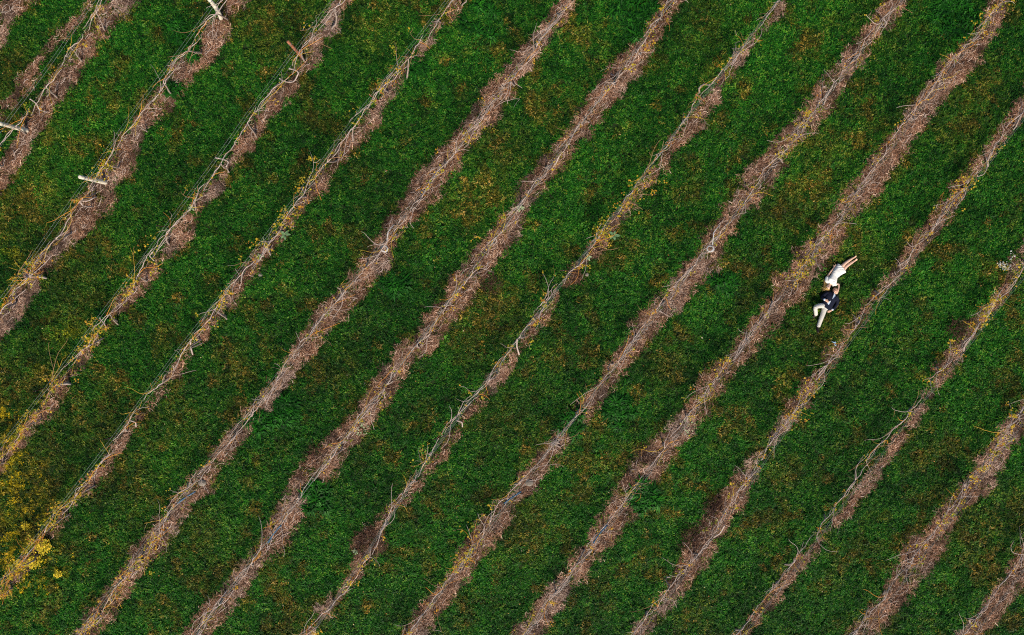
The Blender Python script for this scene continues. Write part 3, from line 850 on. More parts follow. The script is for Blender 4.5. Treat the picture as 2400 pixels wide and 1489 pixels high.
        tag(root, lab, 'grapevine', 'grapevines trained along the trellis rows')

HC = 1.1
# two vines with orange shoots, the low sun's glow put into their colour
def special_vine(px, py, name_label, fans):
    c = W(px, py, HC); root = empty('grapevine', (c[0], c[1], 0)); o3 = np.array([c[0], c[1], 0])
    tk = np.array([[.06, -.03, -.03], [.04, .02, .3], [.0, .03, .6], [.01, 0, .9], [0, 0, HC]])
    MB().tube(tk, [.05, .045, .04, .035, .03], 6).build('trunk', M_bark, root)
    for (x0, y0, z0), pts, mt, r in fans:
        p = np.array([W(x0, y0, z0)] + [W(x, y, z) for x, y, z in pts]) - o3
        t = np.linspace(0, len(p) - 1, 9)
        q = np.stack([np.interp(t, np.arange(len(p)), p[:, i]) for i in range(3)], 1)
        q[1:-1] = (q[:-2] + 2 * q[1:-1] + q[2:]) / 4
        MB().tube(q, np.linspace(r, r * .5, 9), 5).build('cane', mt, root)
    tag(root, name_label, 'grapevine', 'grapevines trained along the trellis rows')


O, G, T, Y_ = M_cane_orange, M_bark, M_cane_tan, M_cane_gold
# burst at the second row (sub-picture scale 9.3)
bz = lambda x, y, z=1.1: (x / 9.305, 560 + y / 9.305, z)
fans = [(bz(600, 840), [bz(480, 850, 1.2), bz(400, 845, 1.3), bz(365, 780, 1.35), (bz(440, 650, 1.5)), bz(570, 500, 1.6), bz(700, 250, 1.7)], T, .014),
        (bz(600, 900), [bz(430, 915, 1.2), bz(260, 900, 1.3), bz(205, 865, 1.4), bz(300, 830, 1.45)], O, .011),
        (bz(600, 930), [bz(450, 1020, 1.1), bz(330, 1090, 1.1), bz(290, 1170, 1.1), bz(200, 1270, 1.1)], G, .018),
        (bz(560, 930), [bz(380, 1000, 1.2), bz(200, 1120, 1.3), bz(70, 1310, 1.4)], T, .011),
        (bz(650, 830), [bz(715, 740, 1.1), bz(720, 580, 1.1), bz(800, 460, 1.1), bz(930, 290, 1.1), bz(1100, 40, 1.1)], G, .02),
        (bz(620, 760), [bz(500, 680, 1.3), bz(340, 540, 1.5), bz(320, 460, 1.6)], Y_, .010),
        (bz(560, 720), [bz(400, 690, 1.3), bz(180, 620, 1.4)], Y_, .009), (bz(700, 720), [bz(640, 660, 1.1), bz(570, 630, 1.1)], O, .01),
        (bz(720, 760), [bz(850, 770, 1.0), bz(960, 690, .9)], O, .012), (bz(740, 720), [bz(870, 660, 1.0), bz(1000, 590, .9)], T, .012),
        (bz(700, 830), [bz(800, 840, .9), bz(900, 900, .7)], O, .012), (bz(640, 780), [bz(560, 690, 1.2), bz(510, 640, 1.3)], O, .012), (bz(460, 1000), [bz(280, 1015, 1.2), bz(180, 1010, 1.25)], O, .010)]
special_vine(64, 648, 'grapevine with a burst of bright orange shoots in the second vine row from left', fans)
bz2 = lambda x, y, z=1.1: (80 + x / 10.63, 790 + y / 10.63, z)
fans = [(bz2(430, 1240, .9), [bz2(415, 1080, 1.1), bz2(480, 850, 1.3), bz2(530, 600, 1.5), bz2(560, 450, 1.6), bz2(640, 310, 1.7), bz2(830, 130, 1.8), bz2(850, 20, 1.85)], T, .009),
        (bz2(455, 1240, .9), [bz2(470, 1090, 1.0), bz2(560, 960, 1.1), bz2(700, 790, 1.2), bz2(830, 640, 1.3)], T, .010),
        (bz2(440, 1100, 1.1), [bz2(540, 880, 1.2), bz2(640, 750, 1.3), bz2(690, 600, 1.4), bz2(700, 540, 1.45), bz2(800, 495, 1.5)], Y_, .008),
        (bz2(470, 930, 1.2), [bz2(500, 800, 1.3), bz2(430, 650, 1.5), bz2(380, 400, 1.7), bz2(335, 150, 1.9), bz2(390, 125, 1.9)], T, .006),
        (bz2(600, 740, 1.3), [bz2(600, 660, 1.4), bz2(570, 590, 1.5)], Y_, .008), (bz2(420, 1080, 1.1), [bz2(330, 1050, 1.2), bz2(200, 1010, 1.25), bz2(110, 1000, 1.3)], Y_, .009),
        (bz2(440, 1240, .9), [bz2(400, 1270, 1.0), bz2(260, 1360, 1.1), bz2(150, 1480, 1.1)], T, .011)]
special_vine(121, 905, 'grapevine with a fan of long orange shoots beside a dark stake, third vine row', fans)


# ------------------------------------------------------------------ posts, stakes, tubes and small things
def pole(name, base, top, zt, r0, r1, mat, label, cat, group=None, mid=None, zb=-.05, cap=True):
    b0 = W(*base, zb); t0 = W(*top, zt)
    o = empty(name, (b0[0], b0[1], 0)); org = np.array([b0[0], b0[1], 0])
    n = 9; tt = np.linspace(0, 1, n)
    if mid is None:
        p = b0 + (t0 - b0) * tt[:, None]
    else:
        m0 = W(*mid, zt * .5); p = np.array([b0 * (1 - u) ** 2 + 2 * u * (1 - u) * (2 * m0 - .5 * (b0 + t0)) + t0 * u * u for u in tt])
    rr = np.linspace(r0, r1, n) * (1 + rng.normal(0, .03, n)); 
    p2 = np.vstack([p, p[-1] + (p[-1] - p[-2]) * .06]); rr = np.concatenate([rr, [rr[-1] * .72]])
    MB().tube(p2, rr, 10).build('shaft', mat, o, origin=org)
    d = (p[-1] - p[-2]); d /= np.linalg.norm(d)
    if cap:
        q = p[-2]
        MB().tube(np.array([q - d * .01, q + d * .02]), [r1 * 1.12] * 2, 10).build('wire_wrap', M_wire, o, origin=org)
    tag(o, label, cat, group)
    return o


pole('wooden_post', (69, 308), (-6, 288), 1.65, .085, .075, M_post, 'whitish round wooden post cut off by the left picture edge', 'post', 'wooden trellis posts')
pole('wooden_post', (252, 429), (187, 415), 1.6, .085, .07, M_post, 'whitish wooden post standing midway down the second vine row', 'post', 'wooden trellis posts')
pole('wooden_post', (519, 46), (486, -6), 1.6, .085, .075, M_post, 'bent pale wooden post at the top picture edge', 'post', 'wooden trellis posts', mid=(508, 22))
pole('wooden_post', (712, 138), (675, 98), 1.5, .065, .055, M_redpost, 'reddish brown post near the top of the third vine row', 'post', 'wooden trellis posts')
stk = [((118, 907), (78, 918), 'dark thin stake among orange shoots near the left edge'), ((404, 534), (367, 529), 'dark thin stake in the third vine row beside a pale weed'),
       ((600, 634), (548, 633), 'dark stake in the fourth vine row right of the orange burst'), ((304, 1012), (245, 1031), 'dark slanting stake low in the fourth vine row from left'),
       ((1365, 634), (1313, 634), 'dark stake crossing the third row left of the couple, mid picture'), ((1069, 1012), (1015, 1031), 'dark slanting stake low in the third row left of the couple')]
for bs, tp, lb in stk:
    pole('metal_stake', bs, tp, 1.25, .022, .018, M_stake, lb, 'stake', 'dark metal stakes in the rows')
for bs, tp, lb in (((1440, 192), (1464, 156), 'dark brown bar along the fourth row left of the couple, near the top'), ((2205, 192), (2230, 156), 'dark brown bar along the row just left of the couple, near the top'), ((888, 238), (866, 222), 'short rusty stake near the top of the fourth vine row from left'), ((1652, 238), (1631, 221), 'short rusty stake near the top of the third row left of the couple')):
    pole('metal_stake', bs, tp, 1.15, .024, .02, M_stake if 'bar' in lb else M_redpost, lb, 'stake', 'dark metal stakes in the rows')


def tube_thing(name, pts, z, r, mat, label, cat, group=None, part=None):
    p = np.array([W(x, y, zz) for (x, y), zz in zip(pts, z)])
    org = np.array([p[0][0], p[0][1], 0])
    t = np.linspace(0, len(p) - 1, 14); q = np.stack([np.interp(t, np.arange(len(p)), p[:, i]) for i in range(3)], 1)
    q[1:-1] = (q[:-2] + 2 * q[1:-1] + q[2:]) / 4
    m = MB().tube(q, r, 8)
    m.v = [a - org for a in m.v]
    o = link(name, m.mesh(name, mat), loc=org)
    return tag(o, label, cat, group)


tube_thing('blue_tube', [(416, 1180), (432, 1168), (458, 1152)], [1.12, 1.13, 1.08], .028, M_blue, 'blue plastic tube low in the fifth row left of the couple', 'tube', 'blue tubes on the vines')
tube_thing('blue_tube', [(628, 1273), (641, 1252), (659, 1231)], [1.14, 1.15, 1.14], .026, M_blue, 'dark blue tube low in the fourth row left of the couple', 'tube', 'blue tubes on the vines')
tube_thing('blue_tube', [(1181, 1180), (1197, 1168), (1222, 1152)], [1.12, 1.13, 1.08], .028, M_blue, 'blue plastic tube low in the second row left of the couple', 'tube', 'blue tubes on the vines')
tube_thing('blue_tube', [(1391, 1273), (1404, 1252), (1423, 1231)], [1.14, 1.15, 1.14], .026, M_blue, 'dark blue tube low in the row just left of the couple', 'tube', 'blue tubes on the vines')
for X, lb in ((901, 'grey coil of old cane on the fifth row left of the couple'), (1665, 'grey coil of old cane on the second row left of the couple')):
    a = np.linspace(0, 4.4 * math.pi, 40); rr = np.linspace(9.5, 6.5, 40)
    p = np.array([W(X + r * math.cos(t), 583 + r * .85 * math.sin(t), .75 + .012 * t) for r, t in zip(rr, a)])
    tail = np.array([W(X + 5, 575, .8), W(X + 6, 562, .95), W(X + 8, 545, 1.08), W(X + 22, 527, 1.1)])
    org = np.array([p[0][0], p[0][1], 0])
    e = empty('coiled_cane', org)
    MB().tube(p, .016, 6).build('coil', M_coil, e, origin=org)
    MB().tube(tail, [.02, .02, .018, .014], 6).build('stem', M_coil, e, origin=org)
    MB().tube(np.array([[0, 0, -.02], [.02, .01, .35], [0, 0, .76]]) + np.array([p[5][0], p[5][1], 0]), [.03, .026, .02], 6).build('trunk', M_bark, e, origin=org)
    tag(e, lb, 'coiled cane', 'coils of old cane')

# curved old canes (loops) seen in the left rows
def loop(pts, z, r, label, mat=None):
    o = tube_thing('old_cane', pts, z, r, mat or M_bark, label, 'old cane', 'loose curved canes')
    return o


loop([(222, 463), (205, 473), (187, 470), (190, 480), (202, 486), (221, 485)], [.9, 1.0, 1.05, .9, .6, .03], .02, 'white curved cane looping below the second wooden post')
loop([(188, 472), (194, 482), (204, 485), (217, 484)], [1.1, .8, .4, .03], .022, 'short white curved cane inside the loop below the second post')
loop([(677, 161), (692, 164), (702, 170), (695, 180), (691, 192), (678, 194), (662, 190), (655, 184)], [1.1, .8, .5, .3, .15, .4, .8, 1.05], .024, 'grey looped trunk below the reddish brown post')
loop([(505, 370), (520, 373), (537, 378), (530, 392), (524, 395)], [1.05, .9, .5, .1, .02], .024, 'grey curved trunk in the third row above the dark stake')
loop([(358, 590), (350, 600), (362, 612)], [1.1, .7, .02], .022, 'grey forked trunk at the middle of the third vine row')
loop([(233, 745), (243, 757), (250, 770)], [1.0, .5, .02], .022, 'grey forked trunk in the third row above yellow weeds')
loop([(447, 795), (446, 812), (452, 832)], [1.0, .5, .02], .03, 'thick grey forked trunk in the fourth row from left')
loop([(1212, 795), (1211, 812), (1217, 832)], [1.0, .5, .02], .03, 'thick grey forked trunk in the third row left of the couple')
loop([(306, 986), (318, 990), (319, 1001)], [1.0, .6, .02], .026, 'grey hooked trunk above the slanting stake of the fourth row')
loop([(1071, 986), (1083, 990), (1084, 1001)], [1.0, .6, .02], .026, 'grey hooked trunk above the slanting stake, third row left of couple')
loop([(70, 232), (85, 242), (92, 258), (112, 264)], [1.1, .8, .4, .03], .024, 'pale forked trunk above the left edge post')
loop([(2312, 368), (2314, 395), (2305, 410), (2290, 414)], [1.1, 1.1, 1.1, 1.1], .012, 'thin pale cane bowed out beside the row just right of the couple')
loop([(1292, 395), (1302, 385), (1311, 365)], [.7, .9, 1.1], .022, 'pale crooked trunk mid way up the fourth row left of the couple')
loop([(1698, 1232), (1688, 1250), (1672, 1260)], [1.1, .7, .1], .026, 'pale crooked trunk low in the row just right of the couple')

# heaps of dark dead brambles
M_bramble = noisy_mat('bramble', (.035, .016, .010), (.15, .075, .05), 16)


def brush(px, py, r, h, n, label):
    c = W(px, py, 0); e = empty('bramble_heap', c); lm = MB()
    for i in range(n):
        q = r * math.sqrt(rng.random()); t = rng.random() * 6.283; z0 = rng.uniform(.03, h); az = rng.random() * 6.283; L = rng.uniform(.12, .4); m = 5
        w = az + wander(m, .35, .5)
        p = np.array([q * math.cos(t), q * math.sin(t), z0]) + np.stack([np.cumsum(np.cos(w)), np.cumsum(np.sin(w)), wander(m, .15)], 1) * L / m
        p[:, 2] = np.maximum(p[:, 2], .02)
        lm.tube(p, rng.uniform(.004, .009), 3, cap=False)
    o = lm.build('stems', M_bramble, e); o['kind'] = 'stuff'
    MB().tube([[0, 0, -.03], [.03, .02, h * .5], [.05, -.02, h]], [.016, .012, .006], 5).build('stem', M_trunk, e)
    tag(e, label, 'brambles', 'heaps of dead brambles')


brush(866, 1275, .62, .35, 420, 'dark dead bramble heap at the bottom of the third row left of the couple')
brush(1622, 1262, .5, .3, 260, 'dark dead bramble heap at the bottom of the row right of the couple')
brush(1672, 1192, .4, .3, 200, 'dark brambles above the heap in the row just right of the couple')
brush(742, 1068, .42, .15, 200, 'dark dead brambles low in the fourth row left of the couple')
brush(1507, 1068, .42, .15, 200, 'dark dead brambles low in the row just left of the couple')
brush(2240, 770, .35, .3, 160, 'dark brambles beside the second row right of the couple')
brush(1150, 665, .35, .12, 150, 'dark dead brambles midway down the fourth row left of the couple')
brush(580, 645, .3, .15, 130, 'dark dead brambles by the stake of the fourth vine row')
brush(1345, 648, .3, .15, 130, 'dark dead brambles by the stake, third row left of the couple')


# rocks
def rock(px, py, r, label):
    c = W(px, py, 0); m = MB().ball((0, 0, r * .3), (r, r * .85, r * .6), seg=16, rings=10)
    v = m.v[0]; v *= (1 + .22 * (N1.fbm(v[:, 0] * 9 + px, v[:, 1] * 9 + v[:, 2] * 7, 3) - .5))[:, None]
    tag(link('rock', m.mesh('rock', M_rock), loc=c), label, 'rock', 'rocks lying in the strips')


rock(476, 1131, .17, 'rounded grey brown rock in the fifth row left of the couple')
rock(1241, 1131, .17, 'rounded grey brown rock in the second row left of the couple')
rock(1376, 644, .09, 'small pale rock beside the dark stake, third row left of couple')
rock(611, 645, .09, 'small pale rock beside the dark stake of the fourth row')
rock(888, 1268, .09, 'white stone in the dark brush low in the third row left of couple')
rock(259, 421, .075, 'small round stump stone at the foot of the second wooden post')


def scrap(pts, label, mat, z=.09, cat='scrap', name='plastic_scrap'):
    P = np.array([W(x, y, z) for x, y in pts]); org = np.array([P[:, 0].mean(), P[:, 1].mean(), 0]); n = len(P)
    P[:, 2] += rng.uniform(-.015, .02, n)
    c = P.mean(0) + [0, 0, .03]
    v = np.vstack([P, [c], P - [0, 0, .012], [c - [0, 0, .012]]]) - org
    f = []
    for i in range(n):
        j = (i + 1) % n
        f += [(i, j, n), (n + 1 + j, n + 1 + i, 2 * n + 1), (i, n + 1 + i, n + 1 + j, j)]
    tag(link(name, mesh_from(name, v, f, mat, smooth=False), loc=org), label, cat, 'litter in the grass')


scrap([(1948, 800), (1954, 801.5), (1958, 801), (1959.5, 803.5), (1957, 805.5), (1953, 803.5)], 'pale blue scrap on the grass below the man', M_scrap)
scrap([(1954, 807), (1957, 806.5), (1960, 809), (1959.5, 811.5), (1957, 810.5)], 'small violet blue scrap below the pale blue one', M_scrap)
scrap([(1429, 171), (1436, 172), (1439, 177), (1434, 180), (1430, 177)], 'dark blue plastic piece in the fourth row left of the couple', M_dark, .05)
scrap([(2194, 171), (2201, 172), (2204, 177), (2199, 180), (2195, 177)], 'dark blue plastic piece in the row left of the couple, near top', M_dark, .05)
scrap([(59, 643), (64, 643), (65, 652), (60, 653)], 'dark blue plastic tie in the burst of orange shoots', M_dark, 1.2)


# weeds: rosettes of big leaves
def rosette(px, py, r, nl, label, mat, name='broad_leaf_weed'):
    c = W(px, py, 0); c[2] = float(gz_at(c[0], c[1])) - .005; e = empty(name, c)
    MB().tube([[0, 0, -.02], [0, 0, .05], [.005, 0, .1]], [.012, .01, .008], 5).build('stem', mat, e)
    for i in range(nl):
        t = i * 6.283 / nl + rng.normal(0, .2); d = np.array([math.cos(t), math.sin(t), 0]); s_ = np.array([-d[1], d[0], 0]); L = r * rng.uniform(.75, 1.1); w = L * .22
        z0 = .09; up = np.array([0, 0, 1.])
        P = [d * .01 + up * z0, d * L * .35 + s_ * w + up * (z0 + .05), d * L * .35 + up * (z0 + .035), d * L * .35 - s_ * w + up * (z0 + .05), d * L * .7 + s_ * w * .8 + up * (z0 + .045), d * L * .7 + up * (z0 + .035), d * L * .7 - s_ * w * .8 + up * (z0 + .045), d * L + up * (z0 + .01)]
        mesh = mesh_from('leaf', P, [(0, 1, 2), (0, 2, 3), (1, 4, 5, 2), (2, 5, 6, 3), (4, 7, 5), (5, 7, 6)], mat)
        link('leaf', mesh, e)
    tag(e, label, 'weed', 'broad leaved weeds in the rows')


rosette(453, 488, .17, 6, 'pale broad leaved weed beside the third vine row', M_weed_pale)
rosette(671, 552, .26, 5, 'four leaved green weed right of the fourth vine row from left', M_weed)
rosette(1437, 552, .26, 5, 'four leaved green weed right of the third row left of the couple', M_weed)
rosette(612, 603, .16, 6, 'small pale weed below the four leaved one, fourth vine row', M_weed_pale)
rosette(1377, 603, .16, 6, 'small pale weed below the four leaved one, third row left of couple', M_weed_pale)
rosette(1219, 489, .17, 7, 'pale tufted weed in the fourth row left of the couple', M_weed_pale)
rosette(835, 1290, .14, 7, 'yellow green weed beside dark brush at the bottom, third row left of couple', M_weed_pale)
for X in (848, 1613):
    e = empty('weed_patch', W(X, 1000))
    lm = MB()
    for i in range(60):
        q = .34 * math.sqrt(rng.random()); t = rng.random() * 6.283
        leaf_at(lm, np.array([q * math.cos(t), q * math.sin(t), .03 + .06 * rng.random()]), rng.uniform(.05, .09), rng.random())
    lo = lm.build('leaves', M_weed_pale, e, smooth=False); lo['kind'] = 'stuff'
    MB().tube([[-.1, 0, 0], [0, .02, .05], [.12, .03, .03]], .008, 5).build('stem', M_weed, e)
    tag(e, 'pale green weed patch low in the %s' % ('fourth row left of the couple' if X < 1000 else 'row just left of the couple'), 'weed', 'broad leaved weeds in the rows')


# bushes: many small leaves through a volume on a few stems
M_bush, nt, b = new_mat('yellow_bush')
c = ramp(nt, [(0, (.20, .20, .012)), (.4, (.55, .43, .02)), (.8, (.82, .62, .03)), (1, (.82, .50, .04))], attr(nt, 'lr'))
nt.links.new(c, b.inputs['Base Color'])


def bush(px, py, r, h, n, label, mat, leaf=.05, name='yellow_bush', cat='bush'):
    c = W(px, py, 0); e = empty(name, c)
    lm = MB()
    for i in range(5):
        t = rng.random() * 6.283; d = np.array([math.cos(t), math.sin(t), 0]) * r * .6
        MB().tube([[0, 0, -.02], list(d * .4 + [0, 0, h * .5]), list(d + [0, 0, h * .85])], [.010, .008, .004], 4).build('stem', M_cane_gold, e)
    for i in range(n):
        u = rng.normal(0, 1, 3); u /= np.linalg.norm(u); u *= rng.random() ** .4
        p = np.array([u[0] * r, u[1] * r, h * .55 + u[2] * h * .45]) + rng.normal(0, .03, 3)
        leaf_at(lm, p, leaf * rng.uniform(.6, 1.3), rng.random())
    o = lm.build('leaves', mat, e, attr='lr', smooth=False); o['kind'] = 'stuff'
    tag(e, label, cat, 'bushes by the vines')


bush(112, 1278, .30, .45, 330, 'round bright yellow bush beside the row in the bottom left corner', M_bush)
bush(88, 1313, .26, .4, 280, 'yellow bush just below the round one in the bottom left corner', M_bush)
bush(66, 1228, .13, .3, 80, 'small yellow bush on the grass near the bottom left corner', M_bush)
bush(142, 1342, .16, .25, 90, 'low yellow bush at the foot of the bottom left bushes', M_bush)

# white flowering weed and puffballs at the right edge
e = empty('flowering_weed', W(2358, 628))
MB().tube([[0, 0, -.02], [-.1, .0, .2], [-.35, .04, .35], [-.55, .1, .4]], [.012, .01, .007, .004], 5).build('stem', M_cane_gold, e)
lm = MB()
for i in range(75):
    u = rng.random(); p = np.array([-.02 - .58 * u, .10 * u + rng.normal(0, .08), .25 + .15 * u + rng.normal(0, .05)])
    lm.ball(p, rng.uniform(.012, .024), seg=6, rings=4)
lo = lm.build('blossom', M_white, e); lo['kind'] = 'stuff'
lm = MB()
for i in range(50):
    u = rng.random(); leaf_at(lm, np.array([-.02 - .58 * u, .10 * u + rng.normal(0, .09), .2 + .15 * u]), .05, rng.random())
lo = lm.build('leaves', M_leaf, e, attr='lr', smooth=False); lo['kind'] = 'stuff'
tag(e, 'sprawling weed covered in tiny white flowers at the right edge', 'weed')
for (X, Y, r, lb) in ((2366.5, 589, .036, 'topmost white puffball right of the flowering weed'), (2366, 595, .024, 'tiny white puffball just below the topmost one'), (2374.5, 600.5, .040, 'largest white puffball, nearest the right edge'), (2369.5, 602.5, .030, 'white puffball touching the largest one'), (2366, 607.5, .033, 'lowest white puffball, just above the white flowering weed')):
    c = W(X, Y, 0); e = empty('puffball', c)
    MB().ball((0, 0, .07), (r, r, r * .85), seg=12, rings=8).build('cap', M_white, e)
    MB().tube([[0, 0, -.02], [0, 0, .06]], [r * .3, r * .4], 8).build('stalk', M_white, e)
    tag(e, lb, 'puffball', 'white puffballs at the right edge')
# ------------------------------------------------------------------ the couple lying on the grass
M_skin = noisy_mat('skin', (.62, .36, .25), (.72, .45, .33), 30, rough=.55, spec=.35)
M_skin_w = noisy_mat('skin_woman', (.76, .46, .33), (.84, .56, .42), 25, rough=.55, spec=.35)
M_dress = noisy_mat('dress_white', (.80, .79, .76), (.90, .89, .86), 45, rough=.85, bump=.3)
M_navy = noisy_mat('jacket_navy', (.005, .008, .022), (.011, .014, .034), 60, rough=.85)
M_shirt = noisy_mat('shirt_blue', (.64, .74, .88), (.72, .82, .93), 30, rough=.8)
M_trouser = noisy_mat('trouser_stone', (.58, .55, .50), (.70, .67, .62), 40, rough=.85, bump=.3)
M_shoe = noisy_mat('shoe_dark', (.012, .008, .007), (.035, .022, .018), 30, rough=.45, spec=.4)
M_blond = noisy_mat('hair_blond', (.34, .20, .06), (.66, .46, .19), 60, rough=.55)
M_brown = noisy_mat('hair_brown', (.05, .022, .012), (.12, .055, .03), 60, rough=.55)
M_eye = noisy_mat('eye_dark', (.02, .015, .012), (.04, .03, .02), 30, rough=.3)
M_lip = noisy_mat('lip', (.45, .14, .11), (.50, .18, .14), 30, rough=.5)


def remeshed(mb, name, mat, parent, voxel=.007, smooth=4, cut=None, thick=None):
    """closed pieces -> one continuous surface"""
    me = mb.mesh(name)
    tmp = bpy.data.objects.new('tmp', me); COL.objects.link(tmp)
    r = tmp.modifiers.new('r', 'REMESH'); r.mode = 'VOXEL'; r.voxel_size = voxel; r.use_smooth_shade = True
    sm = tmp.modifiers.new('s', 'SMOOTH'); sm.factor = .5; sm.iterations = smooth
    dg = bpy.context.evaluated_depsgraph_get()
    me2 = bpy.data.meshes.new_from_object(tmp.evaluated_get(dg))
    bpy.data.objects.remove(tmp); bpy.data.meshes.remove(me)
    n = len(me2.vertices); v = np.zeros(n * 3); me2.vertices.foreach_get('co', v); v = v.reshape(-1, 3)
    org = np.array(parent.location)
    if cut is not None:
        f = [tuple(p.vertices) for p in me2.polygons]
        cen = np.array([v[list(q)].mean(0) for q in f])
        nor = np.array([tuple(p.normal) for p in me2.polygons])
        drop = cut(cen, nor)
        f = [q for q, d in zip(f, drop) if not d]
        used = np.unique(np.concatenate([np.array(q) for q in f])); mp = -np.ones(n, int); mp[used] = np.arange(len(used))
        v = v[used]; f = [tuple(int(mp[i]) for i in q) for q in f]
    else:
        f = [tuple(p.vertices) for p in me2.polygons]
    bpy.data.meshes.remove(me2)
    o = link(name, mesh_from(name, v - org, f, mat), parent)
    if thick:
        so = o.modifiers.new('thickness', 'SOLIDIFY'); so.thickness = thick; so.offset = -1
    return o


def limb(mb, pts, r, flat=1.0, sides=12):
    """smooth tapered limb through enlarged-view points (x, y, z)"""
    P = np.array([zm(*p) for p in pts]); n = len(P)
    t = np.linspace(0, n - 1, (n - 1) * 4 + 1)
    q = np.stack([np.interp(t, np.arange(n), P[:, i]) for i in range(3)], 1)
    for _ in range(2): q[1:-1] = (q[:-2] + 2 * q[1:-1] + q[2:]) / 4
    rr = np.interp(t, np.arange(n), r)
    mb.loft(q, rr, rr * flat, sides)


def hand(mb, wrist, tip, size=.19, up=(0, 0, 1), curl=.25, thumb=1):
    """palm, four unequal bent fingers and a thumb leaving the side of the palm"""
    w = np.asarray(wrist, float); d = np.asarray(tip, float) - w; d /= np.linalg.norm(d)
    u = np.asarray(up, float); u = u - (u @ d) * d; u /= np.linalg.norm(u); s_ = np.cross(d, u)
    pl = size * .52
    mb.loft([w - d * .02, w + d * pl * .35, w + d * pl * .75, w + d * pl], [.026, .036, .041, .038], [.020, .018, .016, .013], 10)
    for k, (o, ln) in enumerate(((-.029, .76), (-.010, .96), (.010, 1.0), (.029, .88))):
        L = size * .5 * ln; b0 = w + d * pl * .93 + s_ * o
        p1 = b0 + d * L * .45 + s_ * o * .12 - u * L * .05; p2 = p1 + d * L * .32 - u * L * curl * .5; p3 = p2 + d * L * .22 - u * L * curl * .7
        mb.tube([b0, p1, p2, p3], [.0095, .0088, .008, .0065], 7)
    b0 = w + d * pl * .30 + s_ * .026 * thumb
    p1 = b0 + d * .030 + s_ * .028 * thumb; p2 = p1 + d * .030 + s_ * .012 * thumb - u * .006
    mb.tube([b0 - s_ * .01 * thumb, p1, p2], [.014, .011, .008], 7)


def head(mb, c, crown, face, scale=1.0):
    """skull, jaw, nose, ears; returns axes"""
    k = np.asarray(crown, float); k /= np.linalg.norm(k)
    f = np.asarray(face, float); f = f - (f @ k) * k; f /= np.linalg.norm(f); e = np.cross(k, f)
    ax = np.array([e, f, k]); s = scale
    c = np.asarray(c, float)
    mb.ball(c + k * .025 * s - f * .012 * s, np.array([.076, .094, .090]) * s, ax, 18, 12)
    mb.ball(c - k * .035 * s + f * .022 * s, np.array([.060, .068, .082]) * s, ax, 18, 12)
    mb.ball(c - k * .095 * s + f * .055 * s, np.array([.026, .022, .020]) * s, ax)
    mb.tube([c + k * .018 * s + f * .086 * s, c - k * .012 * s + f * .106 * s, c - k * .026 * s + f * .098 * s], np.array([.009, .014, .013]) * s, 8)
    for g in (-1, 1):
        mb.ball(c + e * .074 * s * g - f * .005 * s, np.array([.010, .018, .030]) * s, ax)
        mb.ball(c + e * .030 * s * g - k * .012 * s + f * .066 * s, np.array([.022, .018, .018]) * s, ax)
    return e, f, k


def face_parts(parent, c, e, f, k, s, brow):
    org = np.array(parent.location); ax = np.array([e, f, k])
    for g in (-1, 1):
        MB().ball(c + e * .031 * g * s + k * .012 * s + f * .083 * s, np.array([.013, .008, .007]) * s, ax).build('eye', M_eye, parent, origin=org)
        MB().tube([c + e * .014 * g * s + k * .030 * s + f * .088 * s, c + e * .032 * g * s + k * .034 * s + f * .086 * s, c + e * .050 * g * s + k * .027 * s + f * .074 * s], .0045 * s, 6).build('eyebrow', brow, parent, origin=org)
    MB().ball(c - k * .052 * s + f * .086 * s, np.array([.022, .009, .008]) * s, ax).build('mouth', M_lip, parent, origin=org)


# --- woman
wroot = empty('person', (*zm(640, 460)[:2], 0)); worg = np.array(wroot.location)
wd = lambda x, y: zm(x, y)[:2] - zm(0, 0)[:2]
hc = zm(547, 627, .165)
crown = np.array([*wd(-12, 60), 0.0]); crown = crown / np.linalg.norm(crown) + [0, 0, .12]
face = np.array([.45, .1, 1.0])
mb = MB()
we, wf, wk = head(mb, hc, crown, face, .98)
limb(mb, [(552, 615, .14), (575, 592, .13), (590, 575, .13)], [.05, .048, .06])
T = [zm(588, 583, .13), zm(600, 558, .14), zm(614, 525, .145), zm(645, 460, .135), zm(690, 400, .135), zm(722, 368, .13)]
mb.loft(T, [.09, .165, .155, .115, .15, .165], [.05, .08, .095, .08, .09, .09], 18)
limb(mb, [(712, 350, .13), (765, 303, .125), (812, 258, .13), (858, 222, .11), (905, 192, .10), (948, 166, .085)], [.085, .074, .056, .055, .045, .032])
limb(mb, [(742, 392, .13), (800, 342, .125), (838, 304, .14), (882, 270, .11), (925, 243, .10), (962, 218, .085)], [.085, .074, .056, .055, .045, .032])
for a, c2, t2 in (((948, 166, .085), (975, 156, .07), (992, 138, .17)), ((962, 218, .085), (985, 205, .07), (1006, 186, .16))):
    A, B, Cc = zm(*a), zm(*c2), zm(*t2)
    mb.loft([A, B, (B + Cc) / 2, Cc], [.030, .034, .040, .030], [.032, .032, .022, .012], 12)
    for q in range(5):
        sd_ = np.array([*wd(-20, -30), 0]); sd_ /= np.linalg.norm(sd_)
        mb.ball(Cc + sd_ * (q - 2) * .013, (.009, .009, .010 if q else .014), seg=8, rings=6)
